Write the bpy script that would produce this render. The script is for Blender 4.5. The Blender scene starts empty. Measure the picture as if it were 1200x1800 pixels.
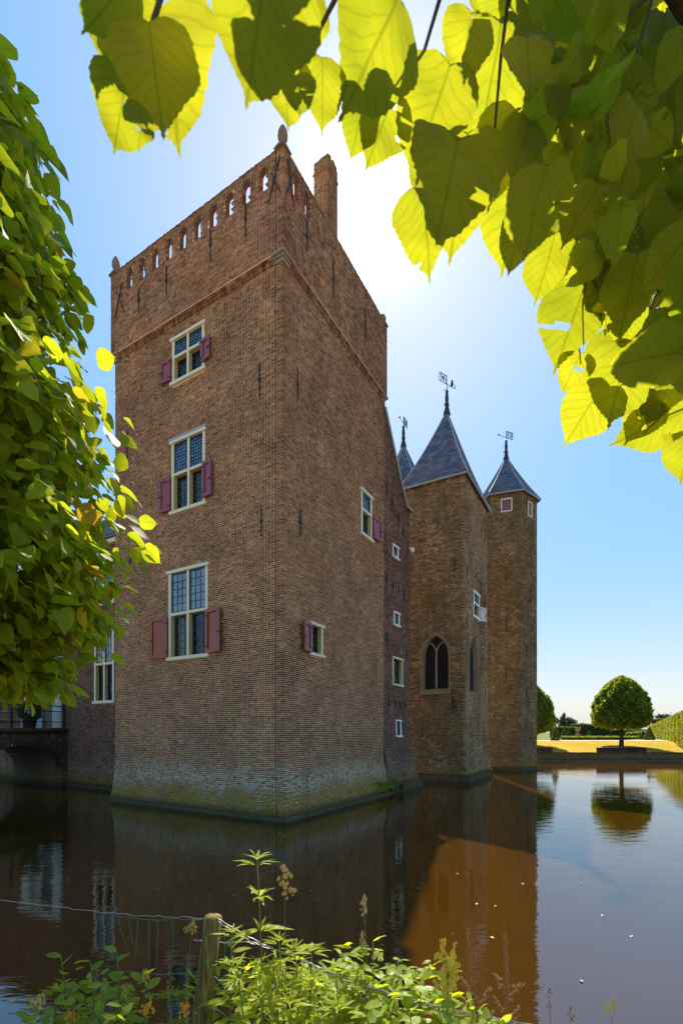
import bpy, bmesh, math, random
import numpy as np
from mathutils import Vector, Matrix

R = math.radians
sc = bpy.context.scene
COL = sc.collection
rnd = random.Random(11)
nrg = np.random.default_rng(7)

# ------------------------------------------------------------------ camera, sky, sun, exposure
EYE = Vector((0, 0, 2.6))
cd = bpy.data.cameras.new('camera'); cam = bpy.data.objects.new('camera', cd); COL.objects.link(cam)
cam.location = EYE; cam.rotation_euler = (R(90), 0, 0)
cd.sensor_fit = 'VERTICAL'; cd.sensor_height = 36; cd.sensor_width = 24
cd.lens = 842 / 1800 * 36; cd.shift_y = 388 / 1800
cd.clip_start = 0.05; cd.clip_end = 6000
cd.dof.use_dof = True; cd.dof.focus_distance = 13.0; cd.dof.aperture_fstop = 8.0
sc.camera = cam

SUN_EL, SUN_AZ = R(48.6), R(4.4)
sund = Vector((math.sin(SUN_AZ) * math.cos(SUN_EL), math.cos(SUN_AZ) * math.cos(SUN_EL), math.sin(SUN_EL)))
world = bpy.data.worlds.new('World'); sc.world = world; world.use_nodes = True
wn, wl = world.node_tree.nodes, world.node_tree.links
wn.clear()
sky = wn.new('ShaderNodeTexSky'); sky.sky_type = 'NISHITA'; sky.sun_disc = False
sky.sun_elevation = SUN_EL; sky.sun_rotation = SUN_AZ
sky.air_density = 1.0; sky.dust_density = 0.3; sky.ozone_density = 3.0; sky.altitude = 0
bg = wn.new('ShaderNodeBackground'); bg.inputs[1].default_value = 0.15
geo = wn.new('ShaderNodeNewGeometry')
dot = wn.new('ShaderNodeVectorMath'); dot.operation = 'DOT_PRODUCT'; dot.inputs[1].default_value = sund
neg = wn.new('ShaderNodeVectorMath'); neg.operation = 'SCALE'; neg.inputs['Scale'].default_value = -1.0
wl.new(geo.outputs['Incoming'], neg.inputs[0]); wl.new(neg.outputs[0], dot.inputs[0])
def wmath(op, a, b):
    m = wn.new('ShaderNodeMath'); m.operation = op
    for i, x in enumerate((a, b)):
        if isinstance(x, (int, float)): m.inputs[i].default_value = x
        else: wl.new(x, m.inputs[i])
    return m.outputs[0]
c0 = wmath('MAXIMUM', dot.outputs['Value'], 0.0)
halo = wmath('ADD', wmath('MULTIPLY', wmath('POWER', c0, 900.0), 9.0),
             wmath('ADD', wmath('MULTIPLY', wmath('POWER', c0, 380.0), 1.4), wmath('MULTIPLY', wmath('POWER', c0, 16.0), 0.13)))
hc = wn.new('ShaderNodeVectorMath'); hc.operation = 'SCALE'; hc.inputs[0].default_value = (1.0, 0.95, 0.86)
wl.new(halo, hc.inputs['Scale'])
ad = wn.new('ShaderNodeVectorMath'); ad.operation = 'ADD'
gm = wn.new('ShaderNodeGamma'); gm.inputs[1].default_value = 0.25      # even, hazy-bright summer sky
hs = wn.new('ShaderNodeHueSaturation'); hs.inputs['Saturation'].default_value = 3.25; hs.inputs['Value'].default_value = 1.0
wl.new(sky.outputs[0], gm.inputs[0]); wl.new(gm.outputs[0], hs.inputs['Color']); 
sz = wn.new('ShaderNodeSeparateXYZ'); wl.new(neg.outputs[0], sz.inputs[0])            # warm haze low over the horizon, all round
hz = wmath('MULTIPLY', wmath('POWER', 2.718, wmath('MULTIPLY', wmath('MAXIMUM', sz.outputs[2], 0.0), -7.8)), 0.87)
hm = wn.new('ShaderNodeMix'); hm.data_type = 'RGBA'; hm.inputs[7].default_value = (1.12, 1.06, 1.02, 1)
wl.new(hz, hm.inputs[0]); wl.new(hs.outputs[0], hm.inputs[6]); wl.new(hm.outputs[2], ad.inputs[0]); wl.new(hc.outputs[0], ad.inputs[1])
wl.new(ad.outputs[0], bg.inputs[0])
wo = wn.new('ShaderNodeOutputWorld'); wl.new(bg.outputs[0], wo.inputs[0])
sl = bpy.data.lights.new('sun', 'SUN'); sl.energy = 2.2; sl.angle = R(0.53); sl.color = (1.0, 0.93, 0.8)
so = bpy.data.objects.new('sun', sl); COL.objects.link(so); so.location = (0, 0, 40)
so.rotation_euler = sund.to_track_quat('Z', 'Y').to_euler()
vs = sc.view_settings
vs.view_transform = 'Standard'; vs.look = 'None'; vs.exposure = 2.22; vs.gamma = 1.0; vs.use_curve_mapping = False
sc.cycles.max_bounces = 10; sc.cycles.transparent_max_bounces = 12; sc.cycles.diffuse_bounces = 5
sc.cycles.use_denoising = True

# ------------------------------------------------------------------ helpers: nodes
class NT:
    def __init__(s, name):
        s.m = bpy.data.materials.new(name); s.m.use_nodes = True
        s.n, s.l = s.m.node_tree.nodes, s.m.node_tree.links; s.n.clear()
        s.out = s.n.new('ShaderNodeOutputMaterial')
    def node(s, t, **k):
        x = s.n.new(t)
        for a, b in k.items(): setattr(x, a, b)
        return x
    def put(s, sock, v):
        if isinstance(v, bpy.types.NodeSocket): s.l.new(v, sock)
        elif isinstance(v, (tuple, list)) and len(v) == 3 and sock.type == 'RGBA': sock.default_value = (*v, 1)
        else: sock.default_value = v
    def math(s, op, a, b=0.0, c=0.0, clamp=False):
        x = s.node('ShaderNodeMath', operation=op, use_clamp=clamp)
        s.put(x.inputs[0], a); s.put(x.inputs[1], b); s.put(x.inputs[2], c); return x.outputs[0]
    def mix(s, f, a, b, blend='MIX'):
        x = s.node('ShaderNodeMix', data_type='RGBA', blend_type=blend)
        s.put(x.inputs[0], f); s.put(x.inputs[6], a); s.put(x.inputs[7], b); return x.outputs[2]
    def noise(s, vec, scale, detail=3.0, rough=0.55, dist=0.0):
        x = s.node('ShaderNodeTexNoise'); s.put(x.inputs['Vector'], vec)
        x.inputs['Scale'].default_value = scale; x.inputs['Detail'].default_value = detail
        x.inputs['Roughness'].default_value = rough; x.inputs['Distortion'].default_value = dist
        return x.outputs['Fac']
    def ramp(s, f, stops, interp='LINEAR'):
        x = s.node('ShaderNodeValToRGB'); s.put(x.inputs[0], f); cr = x.color_ramp; cr.interpolation = interp
        while len(cr.elements) < len(stops): cr.elements.new(0.5)
        for e, (p, c) in zip(cr.elements, stops):
            e.position = p; e.color = (*c, 1) if not isinstance(c, (int, float)) else (c, c, c, 1)
        return x.outputs[0]
    def mapr(s, v, a, b, c=0.0, d=1.0):
        x = s.node('ShaderNodeMapRange'); s.put(x.inputs[0], v)
        for i, y in enumerate((a, b, c, d)): x.inputs[i + 1].default_value = y
        return x.outputs[0]
    def scale(s, vec, xyz):
        x = s.node('ShaderNodeMapping'); s.put(x.inputs[0], vec); x.inputs['Scale'].default_value = xyz; return x.outputs[0]
    def pos(s): return s.node('ShaderNodeNewGeometry').outputs['Position']
    def z(s, vec=None):
        x = s.node('ShaderNodeSeparateXYZ'); s.put(x.inputs[0], vec or s.pos()); return x.outputs[2]
    def attr(s, name): return s.node('ShaderNodeAttribute', attribute_name=name).outputs['Fac']
    def bump(s, h, strength, dist):
        x = s.node('ShaderNodeBump'); s.put(x.inputs['Height'], h); x.inputs['Strength'].default_value = strength
        x.inputs['Distance'].default_value = dist; return x.outputs[0]
    def bsdf(s, col, rough=0.8, normal=None, spec=0.3, metal=0.0):
        x = s.node('ShaderNodeBsdfPrincipled'); s.put(x.inputs['Base Color'], col); s.put(x.inputs['Roughness'], rough)
        x.inputs['Specular IOR Level'].default_value = spec; x.inputs['Metallic'].default_value = metal
        if normal is not None: s.put(x.inputs['Normal'], normal)
        return x
    def done(s, sh):
        s.l.new(sh.outputs[0] if not isinstance(sh, bpy.types.NodeSocket) else sh, s.out.inputs['Surface']); return s.m

def plain(name, col, rough=0.7, var=0.15, scale=6.0, spec=0.3, metal=0.0, bump=0.0):
    t = NT(name); p = t.pos(); n = t.noise(p, scale, 4)
    k = t.math('ADD', t.math('MULTIPLY', n, 2 * var), 1 - var)
    c = t.mix(1.0, col, k, 'MULTIPLY')
    nm = t.bump(t.noise(p, scale * 8, 3), 0.5, bump) if bump else None
    return t.done(t.bsdf(c, rough, nm, spec, metal))

def rnd_value(t):
    oi = t.node('ShaderNodeObjectInfo').outputs['Random']
    return t.math('FRACT', t.math('ADD', t.attr('rnd'), oi))

def zones(t, col, p, z, white, moss, wet):
    """real dirt of a moat wall: salt bloom, lichen and algae above the water line"""
    nA = t.noise(p, 0.8, 5, 0.65); nB = t.noise(p, 5.5, 4, 0.7); nC = t.noise(t.scale(p, (2.2, 2.2, 5.0)), 2.3, 4, 0.7)
    if white:
        zz = t.math('ADD', z, t.math('MULTIPLY', t.math('SUBTRACT', nA, 0.5), 1.4))
        band = t.math('MULTIPLY', t.mapr(zz, 0.45, 0.95), t.mapr(zz, 1.7, 1.1))
        f = t.math('MULTIPLY', band, t.mapr(nC, 0.43, 0.57), clamp=True)
        col = t.mix(t.math('MULTIPLY', f, white), col, (0.64, 0.54, 0.41))
    if moss:
        zz = t.math('ADD', z, t.math('MULTIPLY', t.math('SUBTRACT', nA, 0.5), 0.9))
        band = t.math('MULTIPLY', t.mapr(zz, 0.98, 0.55), t.mapr(nB, 0.36, 0.56), clamp=True)
        mc = t.mix(t.mapr(nC, 0.4, 0.7), (0.42, 0.23, 0.02), (0.15, 0.125, 0.028))
        col = t.mix(t.math('MULTIPLY', band, moss), col, mc)
    col = t.mix(t.math('MULTIPLY', t.mapr(z, 0.34, 0.12), wet, clamp=True), col, (0.035, 0.032, 0.024))
    return col

def brick_mat(name, pal, white=0.0, moss=0.0, wet=0.8, stain=(0.06, 0.05, 0.02), stain_f=0.0, lichen_z=None, var=0.45):
    t = NT(name); p = t.pos(); z = t.z(p)
    n = len(pal)
    col = t.ramp(rnd_value(t), [(i / n, c) for i, c in enumerate(pal)], 'CONSTANT')
    own = t.math('FRACT', t.math('MULTIPLY', rnd_value(t), 61.7)); col = t.mix(1.0, col, t.mapr(own, 0, 1, 0.50, 1.34), 'MULTIPLY')
    big = t.noise(p, 0.55, 5, 0.6)
    col = t.mix(1.0, col, t.mapr(big, 0.32, 0.68, 1 - var * 0.75, 1 + var * 0.55), 'MULTIPLY')
    pur = t.noise(p, 0.33, 4, 0.6); col = t.mix(t.mapr(pur, 0.48, 0.62, 0, 0.8), col, t.mix(1.0, col, (0.84, 0.76, 0.88), 'MULTIPLY'))
    red = t.noise(p, 0.9, 3); col = t.mix(t.mapr(red, 0.5, 0.75, 0, 0.35), col, t.mix(1.0, col, (1.25, 0.8, 0.7), 'MULTIPLY'))
    if stain_f:
        s = t.noise(t.scale(p, (1, 1, 0.45)), 0.8, 5, 0.65)
        col = t.mix(t.math('MULTIPLY', t.mapr(s, 0.42, 0.68), stain_f), col, stain)
    streak = t.noise(t.scale(p, (2.6, 2.6, 0.16)), 1.0, 4, 0.6)
    col = t.mix(t.mapr(streak, 0.50, 0.68, 0, 0.6), col, t.mix(1.0, col, (0.55, 0.55, 0.58), 'MULTIPLY'))
    rep_ = t.noise(t.scale(p, (0.5, 0.5, 0.9)), 1.0, 2, 0.4)
    col = t.mix(t.mapr(rep_, 0.56, 0.60, 0, 0.3), col, t.mix(1.0, col, (1.2, 1.02, 0.9), 'MULTIPLY'))
    pale = t.noise(p, 2.6, 5, 0.7)
    col = t.mix(t.mapr(pale, 0.615, 0.70, 0, 0.65), col, (0.50, 0.42, 0.34))
    if lichen_z:
        l = t.math('MULTIPLY', t.mapr(t.math('ADD', z, t.math('MULTIPLY', pale, 0.5)), lichen_z, lichen_z + 0.5), t.mapr(t.noise(p, 3.0, 4), 0.42, 0.6), clamp=True)
        col = t.mix(t.math('MULTIPLY', l, 0.75), col, (0.22, 0.12, 0.03))
    col = zones(t, col, p, z, white, moss, wet)
    g = t.noise(p, 70, 3, 0.6)
    col = t.mix(1.0, col, t.math('ADD', t.math('MULTIPLY', g, 0.5), 0.75), 'MULTIPLY')
    return t.done(t.bsdf(col, 0.9, t.bump(g, 0.6, 0.004), 0.15))

def mortar_mat(name, col, white=0.0, moss=0.0, wet=0.8):
    t = NT(name); p = t.pos(); z = t.z(p)
    n = t.noise(p, 1.1, 5, 0.65)
    c = t.mix(1.0, col, t.math('ADD', t.math('MULTIPLY', n, 0.9), 0.55), 'MULTIPLY')
    c = zones(t, c, p, z, white, moss, wet)
    return t.done(t.bsdf(c, 0.95, t.bump(t.noise(p, 60, 2), 0.4, 0.003), 0.1))

def leaf_mat(name, c_dark, c_light, tr_a, tr_b, transl=0.5, veins=7.0, rough=0.42, spec=0.35, odd=None):
    t = NT(name); r = rnd_value(t)
    uv = t.node('ShaderNodeUVMap').outputs[0]
    sp = t.node('ShaderNodeSeparateXYZ'); t.put(sp.inputs[0], uv); ax = t.math('ABSOLUTE', sp.outputs[0]); y = sp.outputs[1]
    wob = t.math('MULTIPLY', t.math('SUBTRACT', t.noise(t.pos(), 40, 2), 0.5), 0.16)
    q = t.math('FRACT', t.math('MULTIPLY', t.math('ADD', t.math('SUBTRACT', y, t.math('MULTIPLY', t.math('POWER', ax, 0.85), 0.7)), wob), veins))
    lat = t.mapr(t.math('ABSOLUTE', t.math('SUBTRACT', q, 0.5)), 0.03, 0.14, 1, 0)
    mid = t.mapr(ax, 0.006, 0.022, 1, 0)
    v = t.math('MAXIMUM', t.math('MULTIPLY', lat, 0.5), mid)
    blot = t.mapr(t.noise(t.pos(), 22, 4, 0.65), 0.3, 0.7)
    dc = t.mix(r, c_dark, c_light); tc = t.mix(t.math('ADD', t.math('MULTIPLY', r, 0.55), t.math('MULTIPLY', blot, 0.45)), tr_a, tr_b)
    if odd:
        f = t.mapr(t.math('FRACT', t.math('MULTIPLY', r, 37.7)), odd[0], odd[0] + 0.02, 0, 1)
        dc = t.mix(f, dc, odd[1]); tc = t.mix(f, tc, odd[2])
    tc = t.mix(t.math('MULTIPLY', v, 0.55), tc, t.mix(1.0, tc, (0.35, 0.4, 0.3), 'MULTIPLY'))
    dc = t.mix(t.math('MULTIPLY', v, 0.35), dc, t.mix(1.0, dc, (1.6, 1.5, 1.6), 'MULTIPLY'))
    h = t.math('ADD', v, t.math('MULTIPLY', q, 0.6))
    b = t.bsdf(dc, rough, t.bump(h, 0.35, 0.003), spec)
    tl = t.node('ShaderNodeBsdfTranslucent'); t.put(tl.inputs[0], tc)
    ms = t.node('ShaderNodeMixShader'); ms.inputs[0].default_value = transl
    t.l.new(b.outputs[0], ms.inputs[1]); t.l.new(tl.outputs[0], ms.inputs[2])
    return t.done(ms)

def foliage_mat(name, a, b, tr, transl=0.35):
    t = NT(name); r = rnd_value(t)
    n = t.noise(t.pos(), 0.9, 3)
    c = t.mix(t.math('ADD', t.math('MULTIPLY', r, 0.6), t.math('MULTIPLY', n, 0.4)), a, b)
    bs = t.bsdf(c, 0.6, None, 0.25)
    tl = t.node('ShaderNodeBsdfTranslucent'); t.put(tl.inputs[0], t.mix(1.0, tr, t.math('ADD', t.math('MULTIPLY', r, 0.6), 0.7), 'MULTIPLY'))
    ms = t.node('ShaderNodeMixShader'); ms.inputs[0].default_value = transl
    t.l.new(bs.outputs[0], ms.inputs[1]); t.l.new(tl.outputs[0], ms.inputs[2])
    return t.done(ms)

def glass_mat(name, tint=(0.5, 0.56, 0.55), ior=2.0):
    t = NT(name); fr = t.node('ShaderNodeFresnel'); fr.inputs[0].default_value = ior
    n = t.bump(t.noise(t.pos(), 4.0, 2), 0.15, 0.02)
    g = t.node('ShaderNodeBsdfGlossy'); g.inputs['Roughness'].default_value = 0.03; t.put(g.inputs['Normal'], n)
    g.inputs[0].default_value = (0.95, 0.97, 1, 1)
    tr = t.node('ShaderNodeBsdfTransparent'); tr.inputs[0].default_value = (*tint, 1)
    ms = t.node('ShaderNodeMixShader'); t.l.new(fr.outputs[0], ms.inputs[0])
    t.l.new(tr.outputs[0], ms.inputs[1]); t.l.new(g.outputs[0], ms.inputs[2])
    return t.done(ms)

# ------------------------------------------------------------------ helpers: meshes and objects
def link(o, parent=None):
    COL.objects.link(o)
    if parent is not None: o.parent = parent
    return o
def tag(o, label=None, cat=None, group=None, kind=None):
    if label: o['label'] = label
    if cat: o['category'] = cat
    if group: o['group'] = group
    if kind: o['kind'] = kind
    return o
def thing(name, label, cat, group=None):
    o = bpy.data.objects.new(name, None); o.empty_display_size = 0.2
    return tag(link(o), label, cat, group)

class MB:
    def __init__(s): s.v, s.f, s.sm = [], [], []
    def add(s, vs, fs, smooth=False):
        b = len(s.v); s.v += [tuple(x) for x in vs]
        s.f += [tuple(i + b for i in f) for f in fs]; s.sm += [smooth] * len(fs); return s
    def box(s, a, b):
        (x0, y0, z0), (x1, y1, z1) = a, b
        return s.hexa([(x0, y0, z0), (x1, y0, z0), (x1, y1, z0), (x0, y1, z0), (x0, y0, z1), (x1, y0, z1), (x1, y1, z1), (x0, y1, z1)])
    def hexa(s, v): return s.add(v, [(0, 3, 2, 1), (4, 5, 6, 7), (0, 1, 5, 4), (1, 2, 6, 5), (2, 3, 7, 6), (3, 0, 4, 7)])
    def pbox(s, P, u0, u1, z0, z1, w0, w1):
        c = [P(u, z, w) for z in (z0, z1) for (u, w) in ((u0, w1), (u1, w1), (u1, w0), (u0, w0))]
        return s.hexa(c)
    def tube(s, pts, r0, r1=None, n=6, cap=True):
        pts = [Vector(p) for p in pts]; r1 = r0 if r1 is None else r1; m = len(pts); vs, fs = [], []
        for i, p in enumerate(pts):
            t = (pts[min(i + 1, m - 1)] - pts[max(i - 1, 0)])
            if t.length < 1e-9: t = Vector((0, 0, 1))
            t.normalize()
            a = t.cross(Vector((0.31, 0.17, 0.93))); a = a.normalized() if a.length > 1e-4 else t.orthogonal().normalized(); b = t.cross(a)
            r = r0 + (r1 - r0) * i / max(m - 1, 1)
            vs += [p + (a * math.cos(k * 2 * math.pi / n) + b * math.sin(k * 2 * math.pi / n)) * r for k in range(n)]
        for i in range(m - 1):
            for k in range(n): fs.append((i * n + k, i * n + (k + 1) % n, (i + 1) * n + (k + 1) % n, (i + 1) * n + k))
        if cap: fs += [tuple(range(n))[::-1], tuple((m - 1) * n + k for k in range(n))]
        return s.add(vs, fs, True)
    def lathe(s, c, prof, n=16, sx=1.0):
        vs, fs = [], []; c = Vector(c)
        for r, z in prof: vs += [c + Vector((math.cos(k * 2 * math.pi / n) * r, math.sin(k * 2 * math.pi / n) * r * sx, z)) for k in range(n)]
        for i in range(len(prof) - 1):
            for k in range(n): fs.append((i * n + k, i * n + (k + 1) % n, (i + 1) * n + (k + 1) % n, (i + 1) * n + k))
        fs += [tuple(range(n))[::-1], tuple((len(prof) - 1) * n + k for k in range(n))]
        return s.add(vs, fs, True)
    def build(s, name, mat, parent=None, kind=None):
        me = bpy.data.meshes.new(name); me.from_pydata(s.v, [], s.f); me.materials.append(mat)
        me.polygons.foreach_set('use_smooth', s.sm); me.update()
        o = link(bpy.data.objects.new(name, me), parent)
        if kind: o['kind'] = kind
        return o

def np_mesh(name, V, F, mat, rv=None, uv=None, smooth=False):
    """V (n,3), F (m,k) all faces with k corners"""
    me = bpy.data.meshes.new(name); m, k = F.shape
    me.vertices.add(len(V)); me.vertices.foreach_set('co', V.astype(np.float32).ravel())
    me.loops.add(m * k); me.loops.foreach_set('vertex_index', F.astype(np.int32).ravel())
    me.polygons.add(m); me.polygons.foreach_set('loop_start', np.arange(0, m * k, k, dtype=np.int32))
    if smooth: me.polygons.foreach_set('use_smooth', np.ones(m, bool))
    me.update(calc_edges=True)
    if rv is not None:
        a = me.attributes.new('rnd', 'FLOAT', 'FACE'); a.data.foreach_set('value', rv.astype(np.float32))
    if uv is not None:
        l = me.uv_layers.new(name='UVMap'); l.data.foreach_set('uv', uv[F.ravel()].astype(np.float32).ravel())
    me.materials.append(mat); me.validate(); return me

class Plane:
    """a wall face: u along it, z up, w out of it; fl(z) lets it lean out towards its foot"""
    def __init__(s, C, d, n, L=1.0, fl=None, k1=1.0, end=1.0):
        s.k1, s.end = k1, end
        s.C = np.array([C[0], C[1], 0.0]); s.d = np.array([d[0], d[1], 0.0]); s.n = np.array([n[0], n[1], 0.0]); s.L = L; s.fl = fl
    def many(s, u, z, w):
        u, z, w = np.asarray(u, float), np.asarray(z, float), np.asarray(w, float)
        f0 = s.fl(z) if s.fl else 0.0 * z
        f = f0 * (1 + (s.k1 - 1) * u / s.L); uu = u + f0 * ((1 + s.end) * u / s.L - 1)
        return s.C + uu[..., None] * s.d + (w + f)[..., None] * s.n + z[..., None] * np.array([0, 0, 1.0])
    def __call__(s, u, z, w=0.0): return Vector(s.many(u, z, w))
    def off(s, o, grow=0.0):
        C = s.C + s.n * o - s.d * grow; return Plane(C[:2], s.d[:2], s.n[:2], s.L + 2 * grow)

def flare(zs, amount, p=1.7):
    return lambda z: amount * np.clip((zs - z) / zs, 0, 1.3) ** p

def in_poly(x, y, poly):
    c = False; j = len(poly) - 1
    for i in range(len(poly)):
        (xi, yi), (xj, yj) = poly[i], poly[j]
        if (yi > y) != (yj > y) and x < (xj - xi) * (y - yi) / (yj - yi) + xi: c = not c
        j = i
    return c

def lay(P, L, z0, z1, rects=(), polys=(), course=0.064, joint=0.0165, bl=0.214, own=None, top=None, wj=0.003, proud=0.007, depth=0.05, seed=1, zoff=0.0):
    """bricks of one face as rows (u0,u1,z0,z1,wback,wfront). own: course parity that turns the corner at u=0"""
    g = random.Random(seed); out = []; hw = (bl - joint) / 2; k = int(round((z0 - zoff) / course))
    z = zoff + k * course
    while z < z1 - 0.02:
        za, zb = max(z, z0), min(z + course - joint, z1)
        stretch = (k % 2 == 0)
        if own is None: u = -g.random() * bl * 0.5; first = False
        elif (k % 2) == own: u = -0.008; first = True
        else: u = hw + joint; first = False
        st = stretch if own is None else ((k % 2) == own)
        while u < L:
            ln = bl if st else hw
            if g.random() < 0.10: ln = hw if st else bl
            ln *= 1 + g.uniform(-0.04, 0.04)
            segs = [(max(u, 0.0 if not first else -0.008), min(u + ln, L))]
            for (a, b, c, d) in rects:
                if zb > c and za < d:
                    ns = []
                    for (p, q) in segs:
                        if q <= a or p >= b: ns.append((p, q))
                        else:
                            if p < a - 0.03: ns.append((p, a))
                            if q > b + 0.03: ns.append((b, q))
                    segs = ns
            for (p, q) in segs:
                if q - p < 0.03: continue
                mu, mz = (p + q) / 2, (za + zb) / 2
                if top and mz > top(mu): continue
                if any(in_poly(mu, mz, po) for po in polys): continue
                dz = g.uniform(-0.002, 0.002)
                out.append((p, q, za + dz, zb + dz, -(0.10 if first else depth), proud + g.uniform(-wj, wj)))
            first = False
            u += ln + joint
        z += course; k += 1
    return np.array(out)

def brick_mesh(name, P, B, mat, parent, seed=3, kind='stuff'):
    g = np.random.default_rng(seed); n = len(B)
    u0, u1, za, zb, wb, wf = B.T
    tl = g.uniform(-0.002, 0.002, (n, 2))
    U = np.stack([u0, u1, u1, u0, u0, u1, u1, u0], 1); Z = np.stack([za, za, zb, zb, za, za, zb, zb], 1)
    W = np.stack([wf + tl[:, 0], wf - tl[:, 0], wf + tl[:, 1], wf - tl[:, 1], wb, wb, wb, wb], 1)
    V = P.many(U.ravel(), Z.ravel(), W.ravel())
    f = np.array([(0, 1, 2, 3), (3, 2, 6, 7), (4, 5, 1, 0), (1, 5, 6, 2), (4, 0, 3, 7)])
    F = (f[None] + (np.arange(n) * 8)[:, None, None]).reshape(-1, 4)
    # faces must look out of the wall whichever way u runs
    if np.dot(np.cross(P.d, [0, 0, 1.0]), P.n) < 0: F = F[:, ::-1]
    rv = np.repeat(g.random(n), 5)
    o = link(bpy.data.objects.new(name, np_mesh(name, V, F, mat, rv)), parent)
    if kind: o['kind'] = kind
    return o

_bm = {}
def brick_parts(P, B, mat, parent, seed=5):
    g = random.Random(seed); key = mat.name
    if key not in _bm:
        L = []
        for i in range(24):
            V = np.array([(x, y, z) for z in (-.5, .5) for (x, y) in ((-.5, -.5), (.5, -.5), (.5, .5), (-.5, .5))])
            F = np.array([(0, 3, 2, 1), (4, 5, 6, 7), (0, 1, 5, 4), (1, 2, 6, 5), (2, 3, 7, 6), (3, 0, 4, 7)])
            V = V + np.random.default_rng(i).uniform(-.02, .02, V.shape)
            L.append(np_mesh('brick', V, F, mat, np.full(6, i / 24.0)))
        _bm[key] = L
    for (u0, u1, za, zb, wb, wf) in B:
        o = bpy.data.objects.new('brick', g.choice(_bm[key]))
        c = P.many((u0 + u1) / 2, (za + zb) / 2, (wb + wf) / 2)
        up = P.many((u0 + u1) / 2, zb, 0) - P.many((u0 + u1) / 2, za, 0); up /= np.linalg.norm(up)
        y = np.cross(up, P.d)
        M = Matrix(((P.d[0], y[0], up[0], c[0]), (P.d[1], y[1], up[1], c[1]), (P.d[2], y[2], up[2], c[2]), (0, 0, 0, 1)))
        o.matrix_world = M @ Matrix.Diagonal((u1 - u0, wf - wb, zb - za, 1))
        link(o, parent)

def sheet(mb, P, L, z0, z1, rects=(), polys=(), w=0.0, step=None, top=None, u_start=0.0):
    us = {u_start, L}; zs = {z0, z1}
    for (a, b, c, d) in rects: us |= {a, b}; zs |= {c, d}
    for po in polys:
        a, b = min(p[0] for p in po), max(p[0] for p in po); c, d = min(p[1] for p in po), max(p[1] for p in po)
        us |= set(np.linspace(a, b, 19)); zs |= set(np.linspace(c, d, 31))
    if step:
        zs |= set(np.arange(z0, min(z1, step), 0.12))
    us = sorted(x for x in us if u_start <= x <= L); zs = sorted(x for x in zs if z0 <= x <= z1)
    flip = np.dot(np.cross(P.d, [0, 0, 1.0]), P.n) < 0
    for i in range(len(us) - 1):
        for j in range(len(zs) - 1):
            mu, mz = (us[i] + us[i + 1]) / 2, (zs[j] + zs[j + 1]) / 2
            if any(a < mu < b and c < mz < d for (a, b, c, d) in rects): continue
            if any(in_poly(mu, mz, po) for po in polys): continue
            q = [P(us[i], zs[j], w), P(us[i + 1], zs[j], w), P(us[i + 1], zs[j + 1], w), P(us[i], zs[j + 1], w)]
            mb.add(q[::-1] if flip else q, [(0, 1, 2, 3)])

def reveal(mb, P, poly, w0, w1, closed=True):
    n = len(poly)
    vs = [P(u, z, w0) for u, z in poly] + [P(u, z, w1) for u, z in poly]
    mb.add(vs, [(i, (i + 1) % n, n + (i + 1) % n, n + i) for i in range(n if closed else n - 1)])

def rect_poly(r): a, b, c, d = r; return [(a, c), (b, c), (b, d), (a, d)]
def round_top(u0, u1, z0, z1, n=8):
    r = (u1 - u0) / 2; c = (u0 + u1) / 2; zs = z1 - r
    return [(u0, z0), (u1, z0)] + [(c + r * math.cos(a), zs + r * math.sin(a)) for a in np.linspace(0, math.pi, n)]
def pointed(u0, u1, z0, z1, n=8):
    """gothic arch outline, apex at z1"""
    w = u1 - u0; rad = w * 0.86; h = math.sqrt(rad ** 2 - (rad - w / 2) ** 2); zs = z1 - h; a1 = math.acos((rad - w / 2) / rad)
    right = [(u1 - rad + rad * math.cos(a), zs + rad * math.sin(a)) for a in np.linspace(0, a1, n)]
    left = [(u0 + rad - rad * math.cos(a), zs + rad * math.sin(a)) for a in np.linspace(a1, 0, n)]
    return [(u0, z0), (u1, z0)] + right + left[1:]

# ------------------------------------------------------------------ materials
PAL_KEEP = [(0.216, 0.094, 0.051), (0.261, 0.112, 0.058), (0.297, 0.130, 0.069), (0.333, 0.153, 0.081), (0.270, 0.138, 0.076), (0.324, 0.165, 0.092),
            (0.225, 0.110, 0.063), (0.306, 0.129, 0.071), (0.360, 0.189, 0.109), (0.171, 0.081, 0.052)]
PAL_DARK = [(0.170, 0.088, 0.062), (0.200, 0.104, 0.071), (0.235, 0.119, 0.081), (0.185, 0.104, 0.072), (0.215, 0.113, 0.081)]
PAL_OLD = [(0.216, 0.132, 0.058), (0.292, 0.181, 0.082), (0.346, 0.221, 0.101), (0.254, 0.142, 0.069), (0.400, 0.260, 0.121), (0.184, 0.118, 0.058), (0.313, 0.176, 0.086), (0.130, 0.088, 0.047)]
M_brick = brick_mat('keep_brick', PAL_KEEP, white=0.6, moss=1.0, lichen_z=19.9)
M_mort = mortar_mat('keep_mortar', (0.72, 0.50, 0.29), white=0.5, moss=0.8)
M_bdark = brick_mat('wing_brick', PAL_DARK, white=0.25, moss=0.5, var=0.3)
M_mdark = mortar_mat('wing_mortar', (0.32, 0.22, 0.15), moss=0.4)
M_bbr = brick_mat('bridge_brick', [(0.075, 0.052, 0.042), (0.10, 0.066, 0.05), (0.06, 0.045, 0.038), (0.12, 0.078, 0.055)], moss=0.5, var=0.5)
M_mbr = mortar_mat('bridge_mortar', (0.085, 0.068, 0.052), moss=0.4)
M_bold = brick_mat('old_tower_brick', PAL_OLD, moss=0.6, stain=(0.085, 0.07, 0.032), stain_f=0.75, var=0.5)
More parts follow.
